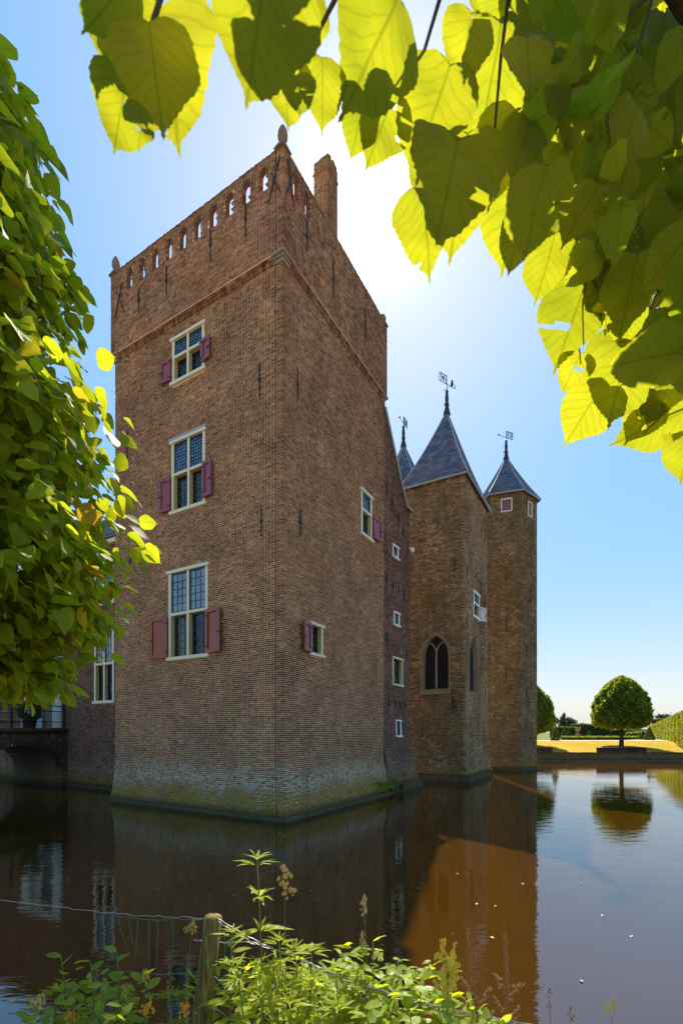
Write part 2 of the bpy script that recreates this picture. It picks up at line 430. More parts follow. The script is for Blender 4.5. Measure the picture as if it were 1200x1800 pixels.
M_bold2 = brick_mat('old_tower_pale_brick', [(a * 1.15, b * 1.12, c * 1.1) for a, b, c in PAL_OLD], moss=0.6, stain=(0.50, 0.40, 0.27), stain_f=0.42, var=0.45)
M_mold = mortar_mat('old_tower_mortar', (0.36, 0.26, 0.14), moss=0.5)
M_stone = plain('corbel_sandstone', (0.27, 0.22, 0.155), 0.9, 0.3, 4, 0.15, bump=0.01)
M_fin = plain('finial_stone', (0.20, 0.15, 0.11), 0.9, 0.4, 6, 0.15, bump=0.01)
M_plinth = plain('wet_plinth_stone', (0.10, 0.070, 0.035), 0.9, 0.6, 3, 0.08, bump=0.02)
M_cream = plain('cream_paint', (0.72, 0.64, 0.46), 0.45, 0.08, 3, 0.4)
M_ochre = plain('ochre_paint', (0.47, 0.37, 0.17), 0.45, 0.08, 3, 0.4)
M_white = plain('white_paint', (0.8, 0.78, 0.74), 0.45, 0.06, 3, 0.4)
M_shut = plain('shutter_oxblood_paint', (0.245, 0.058, 0.068), 0.42, 0.16, 5, 0.5)
M_shut_g = plain('shutter_glossy_paint', (0.27, 0.042, 0.012), 0.3, 0.16, 5, 0.6)
M_iron = plain('black_iron', (0.022, 0.02, 0.02), 0.55, 0.3, 8, 0.4)
M_lead = plain('blue_grey_lead', (0.035, 0.06, 0.10), 0.5, 0.2, 8, 0.4)
M_leadw = plain('roof_lead', (0.30, 0.31, 0.34), 0.45, 0.2, 8, 0.5)
M_glass = glass_mat('window_glass', (0.5, 0.56, 0.55), 1.6)
M_glass2 = glass_mat('leaded_glass', (0.30, 0.40, 0.45), 2.9)
M_curt = plain('pale_curtain', (0.45, 0.46, 0.36), 0.9, 0.2, 3)
M_room = plain('dark_room', (0.03, 0.026, 0.02), 0.9)  # near-black colour stands in for the darkness of unlit interiors
M_bark = plain('linden_bark', (0.075, 0.055, 0.038), 0.9, 0.4, 14, 0.1, bump=0.02)
M_twig = plain('twig_bark', (0.06, 0.045, 0.02), 0.8, 0.3, 14, 0.2)

M_old_stone = plain('weathered_window_stone', (0.23, 0.17, 0.10), 0.9, 0.4, 5, 0.15, bump=0.01)
M_reveal = plain('old_brick_reveal', (0.15, 0.07, 0.045), 0.9, 0.35, 9, 0.1)
M_cable = plain('weathered_cable', (0.09, 0.065, 0.05), 0.7, 0.2, 9)

def slate_mat(name):
    t = NT(name); r = rnd_value(t)
    c = t.ramp(r, [(0, (0.032, 0.045, 0.09)), (0.45, (0.06, 0.082, 0.15)), (0.85, (0.115, 0.135, 0.20)), (1, (0.10, 0.078, 0.07))])
    n = t.noise(t.pos(), 0.8, 5, 0.65)
    c = t.mix(t.mapr(n, 0.56, 0.72, 0, 0.6), c, (0.13, 0.10, 0.08))
    return t.done(t.bsdf(c, 0.42, t.bump(t.noise(t.pos(), 30, 2), 0.3, 0.004), 0.5))
M_slate = slate_mat('blue_slate')

# ------------------------------------------------------------------ ground and water
def ground_mat():
    t = NT('bank_soil'); p = t.pos()
    c = t.mix(t.noise(p, 2.0, 5), (0.20, 0.15, 0.07), (0.22, 0.20, 0.06))
    return t.done(t.bsdf(c, 0.95, t.bump(t.noise(p, 14, 4), 0.8, 0.03), 0.1))
def lawn_mat():
    t = NT('dry_lawn'); p = t.pos()
    c = t.mix(t.mapr(t.noise(p, 0.5, 6, 0.7), 0.38, 0.62), (0.43, 0.25, 0.012), (0.27, 0.20, 0.010))
    c = t.mix(t.mapr(t.noise(t.scale(p, (1, 4, 4)), 3.0, 4), 0.45, 0.7, 0, 0.6), c, (0.46, 0.28, 0.015))
    return t.done(t.bsdf(c, 0.95, t.bump(t.noise(p, 9, 4), 0.7, 0.04), 0.1))
M_ground, M_lawn = ground_mat(), lawn_mat()
M_gravel = plain('pale_gravel', (0.46, 0.37, 0.25), 0.95, 0.2, 1.5, 0.1, bump=0.02)
M_grassfar = plain('garden_grass', (0.13, 0.14, 0.02), 0.95, 0.3, 0.4, 0.1)

def water_mat():
    t = NT('moat_water'); p = t.pos()
    w1 = t.noise(t.scale(p, (1.1, 2.6, 1)), 1.3, 3, 0.5, 0.4); w2 = t.noise(t.scale(p, (1.0, 2.8, 1)), 5.5, 2, 0.5)
    w3 = t.noise(p, 0.25, 2); amp = t.mapr(w3, 0.35, 0.65, 0.25, 1.0)
    h = t.math('MULTIPLY', t.math('ADD', w1, t.math('MULTIPLY', w2, 0.22)), amp)
    c = t.mix(t.noise(p, 0.7, 4), (0.054, 0.021, 0.001), (0.036, 0.0145, 0.001))
    b = t.bsdf(c, 0.03, t.bump(h, 0.07, 0.10), 0.5); b.inputs['IOR'].default_value = 2.2
    return t.done(b)
M_water = water_mat()
mb = MB(); mb.add([(-60, 1.0, 0), (160, 1.0, 0), (160, 44.5, 0), (-60, 44.5, 0)], [(0, 1, 2, 3)])
tag(mb.build('moat_water', M_water), 'dark brown still water of the castle moat', 'water', kind='structure')

def bank_z(x, y):
    b = 0.05 * math.sin(x * 1.7) + 0.03 * math.sin(x * 4.1 + 1)
    return float(np.interp(y, [-60, -2, 1.5, 2.1 + b, 3.3 + b, 4.6], [1.08, 1.08, 1.02, 0.95, 0.22, -0.9]))
mb = MB(); xs = [-1500, -300, -60] + list(np.linspace(-8, 8, 49)) + [60, 160, 400, 1500]; ys = [-2.0, -1.0, 0.0, 0.5, 1.5, 1.8, 2.1, 2.4, 2.7, 3.0, 3.3, 3.8, 4.6]
vs = [(x, y, bank_z(x, max(y, -60))) for y in ys for x in xs]; nx = len(xs)
mb.add(vs, [(j * nx + i, j * nx + i + 1, (j + 1) * nx + i + 1, (j + 1) * nx + i) for j in range(len(ys) - 1) for i in range(nx - 1)], True)
tag(mb.build('ground', M_ground), 'earth bank on the near side of the moat', 'ground', kind='structure')
mb = MB(); mb.add([(-1500, -1500, 1.08), (1500, -1500, 1.08), (1500, -2.0, 1.08), (-1500, -2.0, 1.08)], [(0, 1, 2, 3)])
tag(mb.build('reflector', plain('pale_bounce_ground', (0.44, 0.34, 0.21), 0.95, 0.2, 1.5, 0.1)), 'unseen pale forecourt on the near side of the moat', 'ground', kind='structure')  # unseen pale ground behind the camera, added to bounce warm fill light
mb = MB()
prof = [(43.9, 0.79), (45.5, 0.98), (48.0, 1.27), (50.5, 1.55), (52.2, 1.67)]
gx = list(np.linspace(-60, 160, 45))
mb.add([(x, y, z + 0.02 * math.sin(x * 1.3 + y)) for (y, z) in prof for x in gx], [(j * 45 + i, j * 45 + i + 1, (j + 1) * 45 + i + 1, (j + 1) * 45 + i) for j in range(4) for i in range(44)], True)
tag(mb.build('lawn', M_lawn), 'sunlit dry lawn sloping down to the moat wall', 'lawn', kind='structure')
mb = MB(); mb.add([(-1500, 52.2, 1.652), (1500, 52.2, 1.652), (1500, 3000, 1.652), (-1500, 3000, 1.652)], [(0, 1, 2, 3)])
tag(mb.build('terrain', M_grassfar), 'flat garden ground reaching the horizon', 'ground', kind='structure')
mb = MB(); mb.add([(-60, 52.22, 1.69), (160, 52.22, 1.69), (160, 58.5, 1.69), (-60, 58.5, 1.69)], [(0, 1, 2, 3)])
mb.add([(36, 58.5, 1.69), (160, 58.5, 1.69), (160, 74, 1.69), (41, 74, 1.69)], [(0, 1, 2, 3)])
tag(mb.build('path', M_gravel), 'pale gravel walk along the top of the lawn', 'path', kind='structure')
mb = MB()
for (x0, x1) in ((-1500, -60), (160, 1500)):
    mb.add([(x0, 1.0, 1.0), (x1, 1.0, 1.0), (x1, 52.2, 1.652), (x0, 52.2, 1.652)], [(0, 1, 2, 3)])
tag(mb.build('field', M_grassfar), 'grass land at the ends of the moat', 'ground', kind='structure')

# ------------------------------------------------------------------ castle axes
C = np.array([-1.767, 14.45]); D1 = np.array([-.866, .5]); D2 = np.array([.5, .866]); N1 = np.array([-.5, -.866]); N2 = np.array([.866, -.5])
LL, LR = 8.007, 7.164; ZC, ZT = 17.05, 20.12; UP = 0.11
kf = flare(1.75, 0.44)
PL = Plane(C, D1, N1, LL, kf, 0.45, 0.06); PR = Plane(C, D2, N2, LR, kf)
Cu = C + N1 * UP + N2 * UP
PLu = Plane(Cu, D1, N1, LL + 2 * UP); PRu = Plane(Cu, D2, N2, LR + 2 * UP)

def shutter(parent, P, u0, u1, z0, z1, hinge, mat=None, open_deg=6.0):
    """hinge: 0 at the u0 side, 1 at the u1 side"""
    mat = mat or M_shut; mb = MB(); fr = min(0.12, (u1 - u0) * 0.25); wo = 0.035
    def Q(u, z, w):
        k = (u - u0) if hinge == 0 else (u1 - u)
        return P(u, z, w + wo + k * math.sin(R(open_deg)))
    t = 0.065
    for (a, b, c, d) in ((u0, u0 + fr, z0, z1), (u1 - fr, u1, z0, z1), (u0 + fr, u1 - fr, z0, z0 + fr), (u0 + fr, u1 - fr, z1 - fr, z1)):
        mb.pbox(Q, a, b, c, d, 0.0, t)
    o = mb.build('shutter', mat, parent)
    MB().pbox(Q, u0 + fr + .012, u1 - fr - .012, z0 + fr + .012, z1 - fr - .012, 0.006, t - 0.038).build('panel', mat, o)
    hu = u0 if hinge == 0 else u1; s = 1 if hinge == 0 else -1
    for zz in (z0 + 0.15 * (z1 - z0), z1 - 0.15 * (z1 - z0)):
        a, b = sorted((hu - s * 0.05, hu + s * 0.09)); MB().pbox(Q, a, b, zz - 0.02, zz + 0.02, t + 0.001, t + 0.014).build('hinge', M_iron, o)
    fu = u1 if hinge == 0 else u0; a, b = sorted((fu + s * 0.01, fu - s * 0.14)); zm = z0 + 0.45 * (z1 - z0)
    mb = MB().pbox(Q, a, b, zm - 0.012, zm + 0.012, t + 0.001, t + 0.02)
    mb.pbox(Q, a, a + 0.03, zm - 0.05, zm + 0.03, t + 0.001, t + 0.016).build('latch', M_iron, o)
    return o

def panes(parent, P, u0, u1, z0, z1, nu, nz, w, bar, mat, single, bmat, seed):
    g = random.Random(seed); bars = MB(); du, dz = (u1 - u0) / nu, (z1 - z0) / nz; glass = MB()
    for i in range(1, nu): bars.pbox(P, u0 + i * du - bar / 2, u0 + i * du + bar / 2, z0, z1, w - 0.012, w + 0.012)
    for j in range(1, nz): bars.pbox(P, u0, u1, z0 + j * dz - bar / 2, z0 + j * dz + bar / 2, w - 0.014, w + 0.015)
    bars.build('glazing_bars', bmat, parent)
    for i in range(nu):
        for j in range(nz):
            a, b, c, d = u0 + i * du, u0 + (i + 1) * du, z0 + j * dz, z0 + (j + 1) * dz
            e = [g.uniform(-0.006, 0.006) for _ in range(3)]
            q = [P(a, c, w + e[0]), P(b, c, w + e[1]), P(b, d, w + e[2]), P(a, d, w + e[0] + e[2] - e[1])]
            m = MB() if single else glass
            m.add(q[::-1] if np.dot(np.cross(P.d, [0, 0, 1.0]), P.n) < 0 else q, [(0, 1, 2, 3)])
            if single: m.build('pane', mat, parent)
    if not single:
        o = glass.build('pane', mat, parent); o['kind'] = 'stuff'

def window(parent, P, u0, u1, z0, z1, mull=None, trans=None, up=(3, 5), lo=(3, 5), fw=0.10, single=False, fmat=None, lmat=None,
           lip=0.07, blue=False, low_w=-0.15, curtain=None, seed=1, bar=0.022, lintel=True):
    """a cross window: upper lights glazed at the front of the frame, lower lights set back"""
    fmat = fmat or M_cream; lmat = lmat or M_ochre; mb = MB(); wf, wb = 0.035, -0.13
    mw = fw * 0.85; ztop = z1 - fw; zbot = z0 + fw * 1.1
    mb.pbox(P, u0, u0 + fw, z0 + fw * 1.1, ztop, wb, wf); mb.pbox(P, u1 - fw, u1, z0 + fw * 1.1, ztop, wb, wf)
    lights = [(u0 + fw, u1 - fw)] if mull is None else [(u0 + fw, mull - mw / 2), (mull + mw / 2, u1 - fw)]
    if mull is not None: mb.pbox(P, mull - mw / 2, mull + mw / 2, zbot, ztop, wb, wf - 0.004)
    if trans is not None:
        for (a, b) in lights: mb.pbox(P, a, b, trans - mw / 2, trans + mw / 2, wb, wf - 0.002)
    o = mb.build('window', fmat, parent)
    MB().pbox(P, u0 - lip, u1 + lip, ztop, z1, wb, wf + 0.045).build('lintel', fmat, o)
    MB().pbox(P, u0 - lip, u1 + lip, z0, zbot, wb, wf + 0.06).build('sill', fmat, o)
    rows = [(zbot, ztop, lo, low_w)] if trans is None else [(trans + mw / 2, ztop, up, -0.03), (zbot, trans - mw / 2, lo, low_w)]
    for ri, (a, b, nn, w) in enumerate(rows):
        for li, (p, q) in enumerate(lights):
            g = 0.05 if blue else 0.025; bm = M_lead
            sash = MB()
            for (x0, x1, y0, y1) in ((p, p + g, a, b), (q - g, q, a, b), (p + g, q - g, a, a + g), (p + g, q - g, b - g, b)):
                sash.pbox(P, x0, x1, y0, y1, w - 0.03, w + 0.022)
            sash.build('sash', bm if (ri == 0 and trans is not None) or blue else M_iron, o)
            panes(o, P, p + g, q - g, a + g, b - g, nn[0], nn[1], w, bar, M_glass2 if (trans is not None and ri == 0) else M_glass, single, bm, seed * 10 + ri * 3 + li)
            if w < -0.1:   # splayed ochre lining of the deep lower lights
                lin = MB()
                lin.pbox(P, p, p + 0.012, a, b, w, wf - 0.012); lin.pbox(P, q - 0.012, q, a, b, w, wf - 0.012); lin.pbox(P, p + 0.012, q - 0.012, b - 0.012, b, w, wf - 0.012)
                lin.build('lining', lmat, o)
            if curtain and (ri, li) in curtain:
                cm = MB(); n = 24; pts = np.linspace(p, q, n)
                vsx = [P(u, zz, w - 0.14 + 0.03 * math.sin(i * 1.9)) for zz in (a, b) for i, u in enumerate(pts)]
                cm.add(vsx, [(i, i + 1, n + i + 1, n + i) for i in range(n - 1)], True); cm.build('curtain', M_curt, o)
    return o

def anchor(parent, P, u, za, zb, w=0.012, lean=0.0):
    mb = MB(); t = 0.022
    zt, zl = max(za, zb), min(za, zb); m = zl + (zt - zl) * 0.52
    mb.tube([P(u + lean, zt, w + 0.012), P(u + lean * 0.1, m, w + 0.03), P(u - lean, zl, w + 0.012)], t, t * 0.75, 5)
    mb.pbox(P, u - 0.045, u + 0.045, m - 0.045, m + 0.045, w, w + 0.04)
    return mb.build('wall_anchor', M_iron, parent)

# ------------------------------------------------------------------ the keep
keep = thing('brick_tower', 'massive square red brick tower nearest the viewer with oxblood shutters and a pierced parapet', 'tower')
WL = [(3.09, 4.98, 5.13, 8.29), (3.22, 4.83, 10.24, 12.82), (3.25, 4.80, 14.76, 16.41)]
WR = [(1.479, 2.212, 5.15, 6.25), (5.054, 5.98, 10.38, 12.23)]
wall = MB()
sheet(wall, PL, LL, -0.8, ZC, WL, step=2.0); sheet(wall, PR, LR, -0.8, ZC, WR, step=2.0)
for r in WL: reveal(wall, PL, rect_poly(r), 0.0, -0.3)
for r in WR: reveal(wall, PR, rect_poly(r), 0.0, -0.3)
Cb = C + D1 * LL; Cr = C + D2 * LR
PB1 = Plane(Cb, D2, -N2, LR, lambda z: kf(z) * .06, 1, 1); PB2 = Plane(Cr, D1, -N1, LL, kf)
sheet(wall, PB1, LR, -0.8, ZC, step=2.0); sheet(wall, PB2, LL, -0.8, ZC, step=2.0)
# parapet stage: two leaves 0.22 m apart, pierced by loopholes
SL = [6.90, 6.19, 5.48, 4.78, 4.06, 3.35, 2.64, 1.935, 1.235, 0.545]
SR = [0.62, 1.27]
hl = [round_top(u + 0.05, u + 0.36, 19.18, 19.90) for u in SL]; hr = [round_top(u - 0.14, u + 0.14, 19.15, 19.93) for u in SR]
LLu, LRu = LL + 2 * UP, LR + 2 * UP
for (P, L, H) in ((PLu, LLu, hl), (PRu, LRu, hr)):
    sheet(wall, P, L, ZC, ZT, polys=H); sheet(wall, P, L - 0.22, 17.2, ZT, polys=H, w=-0.16, u_start=0.16)
    wall.pbox(P, 0.162, L - 0.162, ZT - 0.002, ZT + 0.0, -0.16, 0.0)
PB1u = Plane(Cu + D1 * LLu, D2, -N2, LRu); PB2u = Plane(Cu + D2 * LRu, D1, -N1, LLu)
for (P, L) in ((PB1u, LRu), (PB2u, LLu)): wall.pbox(P, 0, L, ZC, ZT, -0.221, 0.0)
wall.build('wall', M_mort, keep)
for (P, H) in ((PLu, hl), (PRu, hr)):
    for h in H:
        mb = MB(); cu = sum(p[0] for p in h) / len(h); big = [(cu + (u - cu) * 1.12, z + (0.03 if i > 1 else -0.02)) for i, (u, z) in enumerate(h)]; n = len(h)
        vs = [P(u, z, 0.006) for u, z in big] + [P(u, z, 0.009) for u, z in h] + [P(u, z, -0.162) for u, z in h]
        mb.add(vs, [(j * n + i, j * n + (i + 1) % n, (j + 1) * n + (i + 1) % n, (j + 1) * n + i) for j in range(2) for i in range(n)]); mb.build('loophole', M_reveal, keep)
MB().pbox(PLu, 0.25, LLu - 0.25, 17.1, 17.3, -LRu + 0.25, -0.25).build('roof_deck', M_leadw, keep)

BL = lay(PL, LL, 0.0, ZC - 0.22, WL, own=0, seed=1); BR = lay(PR, LR, 0.0, ZC - 0.22, WR, own=1, seed=2)
# the 300 bricks that show largest stay single objects, the others are joined
def split_near(P, B, n, lo, hi):
    c = P.many((B[:, 0] + B[:, 1]) / 2, (B[:, 2] + B[:, 3]) / 2, B[:, 5]); d = np.linalg.norm(c - np.array(EYE), axis=1) - 6.0 * (B[:, 1] - B[:, 0])
    d[(B[:, 2] < lo) | (B[:, 2] > hi)] = 99
    i = np.argsort(d)[:n]; m = np.zeros(len(B), bool); m[i] = True; return B[m], B[~m]
nl, BL = split_near(PL, BL, 150, 0.4, 4.9); nr, BR = split_near(PR, BR, 150, 0.4, 4.9)
brick_mesh('brickwork', PL, BL, M_brick, keep, 11); brick_mesh('brickwork', PR, BR, M_brick, keep, 12)
brick_parts(PL, nl, M_brick, keep, 1); brick_parts(PR, nr, M_brick, keep, 2)
BLu = lay(PLu, LLu, ZC + 0.012, ZT, polys=hl, own=0, seed=3); BRu = lay(PRu, LRu, ZC + 0.012, ZT, polys=hr, own=1, seed=4)
brick_mesh('brickwork', PLu, BLu, M_brick, keep, 13); brick_mesh('brickwork', PRu, BRu, M_brick, keep, 14)
# brick-on-edge coping that wavers a little
def coping(P, L, u0=0.0):
    g = random.Random(8); B = []
    u = u0
    while u < L:
        B.append((u, u + 0.058, ZT + 0.001, ZT + 0.05 + g.uniform(-0.014, 0.012), -0.235, 0.018 + g.uniform(-0.008, 0.006))); u += 0.066
    return np.array(B)
brick_mesh('coping', PLu, coping(PLu, LLu), M_brick, keep, 15); brick_mesh('coping', PRu, coping(PRu, LRu, 0.24), M_brick, keep, 16)
# corbel course: a row of bricks set on edge under the overhang
def corbels(P, L, s):
    g = random.Random(s); B = []; u = 0.33
    while u < L - 0.25:
        B.append((u, u + 0.055, ZC - 0.215, ZC - 0.055 + g.uniform(-.004, .004), -0.05, 0.055 + g.uniform(-.006, .006))); u += 0.074
    u = 0.3
    while u < L - 0.2:
        B.append((u, u + 0.205, ZC - 0.052, ZC + 0.006, -0.05, 0.088 + g.uniform(-.005, .005))); u += 0.217
    return np.array(B)
brick_mesh('corbel_course', PL, corbels(PL, LL, 1), M_brick, keep, 17); brick_mesh('corbel_course', PR, corbels(PR, LR, 2), M_brick, keep, 18)
def corbel_stone(P, Q, a):
    mb = MB()
    for (z0, z1, w, ln) in ((ZC - 0.24, ZC - 0.12, 0.045, 0.30), (ZC - 0.12, ZC - 0.05, 0.09, 0.31), (ZC - 0.05, ZC + 0.04, 0.15, 0.33)):
        mb.pbox(P, -w, ln, z0, z1, -0.05, w); mb.pbox(Q, 0.05, ln, z0, z1, -0.05, w - 0.002)
    return mb.build('corbel_stone', M_stone, keep)
corbel_stone(PL, PR, 0)
PLr = Plane(Cb, -D1, N1, LL); corbel_stone(PLr, PB1, 1)
PRr = Plane(Cr, -D2, N2, LR); PB2q = Plane(Cr, D1, -N1, LL); corbel_stone(PRr, PB2q, 2)
# finials on the corners
for i, q in enumerate((Cu - (N1 + N2) * 0.12, Cu + D1 * (LLu - 0.13) - N1 * 0.13, Cu + D2 * (LRu - 0.16) - N2 * 0.14, Cu + D1 * (LLu - 0.15) + D2 * (LRu - 0.15))):
    z = ZT + 0.03; mb = MB(); k = 0.6 if i == 2 else 1.0
    Pq = Plane(q, D1, N1)
    mb.hexa([Pq(u, z, w) for (u, w) in ((-.2, .2), (.2, .2), (.2, -.2), (-.2, -.2))] + [Pq(u, z + 0.2 * k, w) for (u, w) in ((-.115, .115), (.115, .115), (.115, -.115), (-.115, -.115))])
    mb.lathe((q[0], q[1], z + 0.2 * k), [(r, h * k) for r, h in ((0.105, 0), (0.11, 0.08), (0.10, 0.12), (0.145, 0.17), (0.155, 0.26), (0.14, 0.38), (0.09, 0.5), (0.03, 0.6), (0.005, 0.63))], 14)
    mb.build('finial', M_fin, keep)
# chimney built up from the right-hand parapet
ch0, ch1, cd1 = 2.56, 3.20, 1.55; zb_, zt_ = 17.4, 22.62
Pc = Plane(Cu + D2 * 2.60 - N2 * 0.03, D2, N2, 0.62); Pd = Plane(Cu + D2 * 2.60 - N2 * 0.03, D1, N1, 0.60)
mb = MB(); mb.pbox(Pc, 0, 0.62, zb_, zt_, -0.60, 0.0); ch = mb.build('chimney', M_mort, keep)
brick_mesh('brickwork', Pc, lay(Pc, 0.62, ZT + 0.06, zt_, own=1, seed=31), M_brick, ch, 19)
brick_mesh('brickwork', Pd, lay(Pd, 0.60, ZT - 0.5, zt_, own=0, seed=32), M_brick, ch, 20)
mb = MB(); g = random.Random(3)
for k in range(9):
    u = 0.02 + k * 0.066; h = 0.09 + g.uniform(-.05, .09); mb.pbox(Pc, u, u + 0.056, zt_ + 0.001, zt_ + h, -0.2 - g.random() * 0.3, -0.01)
mb.pbox(Pc, -0.03, 0.65, zt_ - 0.46, zt_ - 0.40, -0.63, 0.03)
mb.build('chimney_crown', M_brick, ch)
# windows
window(keep, PL, *WL[0], mull=4.03, trans=6.75, up=(3, 5), lo=(3, 5), fw=0.105, single=True, blue=True, curtain={(1, 1)}, seed=1)
window(keep, PL, *WL[1], mull=4.0, trans=11.63, up=(5, 9), lo=(4, 8), fw=0.10, curtain={(1, 0), (1, 1)}, seed=2, bar=0.018)
window(keep, PL, *WL[2], mull=4.03, trans=15.74, up=(5, 5), lo=(4, 4), fw=0.10, seed=3, bar=0.018)
window(keep, PR, *WR[0], up=(2, 3), lo=(2, 3), fw=0.085, seed=4)
window(keep, PR, *WR[1], trans=11.45, up=(4, 5), lo=(3, 5), fw=0.10, seed=5)
MB().pbox(PL, WL[1][0] - 0.09, WL[1][1] + 0.09, WL[1][3] + 0.001, WL[1][3] + 0.075, -0.02, 0.085).build('lead_flashing', M_leadw, keep)
shutter(keep, PL, 5.0, 5.80, 5.24, 6.68, 0, M_shut_g); shutter(keep, PL, 2.42, 3.14, 5.25, 6.70, 1, M_shut_g)
shutter(keep, PL, 4.86, 5.375, 10.40, 11.585, 0); shutter(keep, PL, 2.83, 3.30, 10.46, 11.65, 1)
shutter(keep, PL, 4.83, 5.33, 14.96, 15.73, 0); shutter(keep, PL, 2.91, 3.36, 15.02, 15.76, 1)
shutter(keep, PR, 0.90, 1.46, 5.23, 6.19, 1, open_deg=10); shutter(keep, PR, 6.03, 6.68, 10.6, 11.5, 0, open_deg=8)
# iron anchors
for (u, a, b) in ((1.454, 19.19, 18.13), (2.963, 19.14, 18.12), (5.09, 18.98, 17.95), (6.568, 18.856, 17.997)): anchor(keep, PLu, u, a, b)
for (u, a, b) in ((0.88, 14.06, 13.03), (7.257, 13.915, 12.8), (0.812, 9.57, 8.69), (7.09, 9.48, 8.58)): anchor(keep, PL, u, a, b)
for (u, a, b) in ((1.215, 18.98, 17.99), (2.863, 19.11, 17.81), (5.3, 19.3, 18.0)): anchor(keep, PRu, u, a, b)
for (u, a, b) in ((0.738, 14.1, 13.05), (0.882, 9.7, 8.83)): anchor(keep, PR, u, a, b)
def cross_anchor(P, a, b, c, d):
    mb = MB(); mb.tube([P(*a, 0.03), P(*b, 0.03)], 0.022, 0.018, 5); mb.tube([P(*c, 0.055), P(*d, 0.055)], 0.02, 0.018, 5); mb.build('wall_anchor', M_iron, keep)
cross_anchor(PLu, (7.541, 19.5), (7.934, 18.38), (7.85, 19.45), (7.37, 18.39))
cross_anchor(PLu, (0.12, 19.85), (0.55, 18.67), (0.42, 19.5), (0.06, 18.7))
cross_anchor(PRu, (0.195, 19.9), (0.522, 18.65), (0.46, 19.8), (0.06, 18.71))
mb = MB(); mb.tube([PLu(0.28, 20.1, 0.022), PLu(0.28, 17.1, 0.022), PL(0.24, 16.8, 0.07), PL(0.24, 12, 0.02), PL(0.24, 6, 0.02), PL(0.24, 2, 0.02), PL(0.26, 1.0, 0.02), PL(0.29, 0.1, 0.02)], 0.009, 0.009, 5)
mb.build('lightning_cable', M_cable, keep)
# wet plinth at the water line
def plinth(P, L, parent, h, w, mat=M_plinth):
    mb = MB(); n = 14
    us = np.linspace(-w - 0.0, L + w, n)
    g = random.Random(4); hh = [h + g.uniform(-.02, .03) for _ in us]
    for i in range(n - 1):
        q = [P(us[i], -0.5, w), P(us[i + 1], -0.5, w), P(us[i + 1], hh[i + 1], w * 0.9), P(us[i], hh[i], w * 0.9), P(us[i + 1], hh[i + 1] + 0.03, -0.05), P(us[i], hh[i] + 0.03, -0.05)]
        mb.add(q, [(0, 1, 2, 3), (3, 2, 4, 5)])
    return mb.build('plinth', mat, parent)
plinth(PL, LL, keep, 0.09, 0.045); plinth(PR, LR, keep, 0.11, 0.043)
# dark rooms behind the glass
for (P, r) in ((PL, WL[0]), (PL, WL[1]), (PL, WL[2]), (PR, WR[0]), (PR, WR[1])):
    mb = MB(); a, b, c, d = r
    mb.add([P(a - .3, c - .2, -.32), P(b + .3, c - .2, -.32), P(b + .3, d + .2, -.32), P(a - .3, d + .2, -.32), P(a - .3, c - .2, -2.2), P(b + .3, c - .2, -2.2), P(b + .3, d + .2, -2.2), P(a - .3, d + .2, -2.2)],
           [(4, 5, 6, 7), (0, 1, 5, 4), (1, 2, 6, 5), (2, 3, 7, 6), (3, 0, 4, 7)]); mb.build('room', M_room, keep)

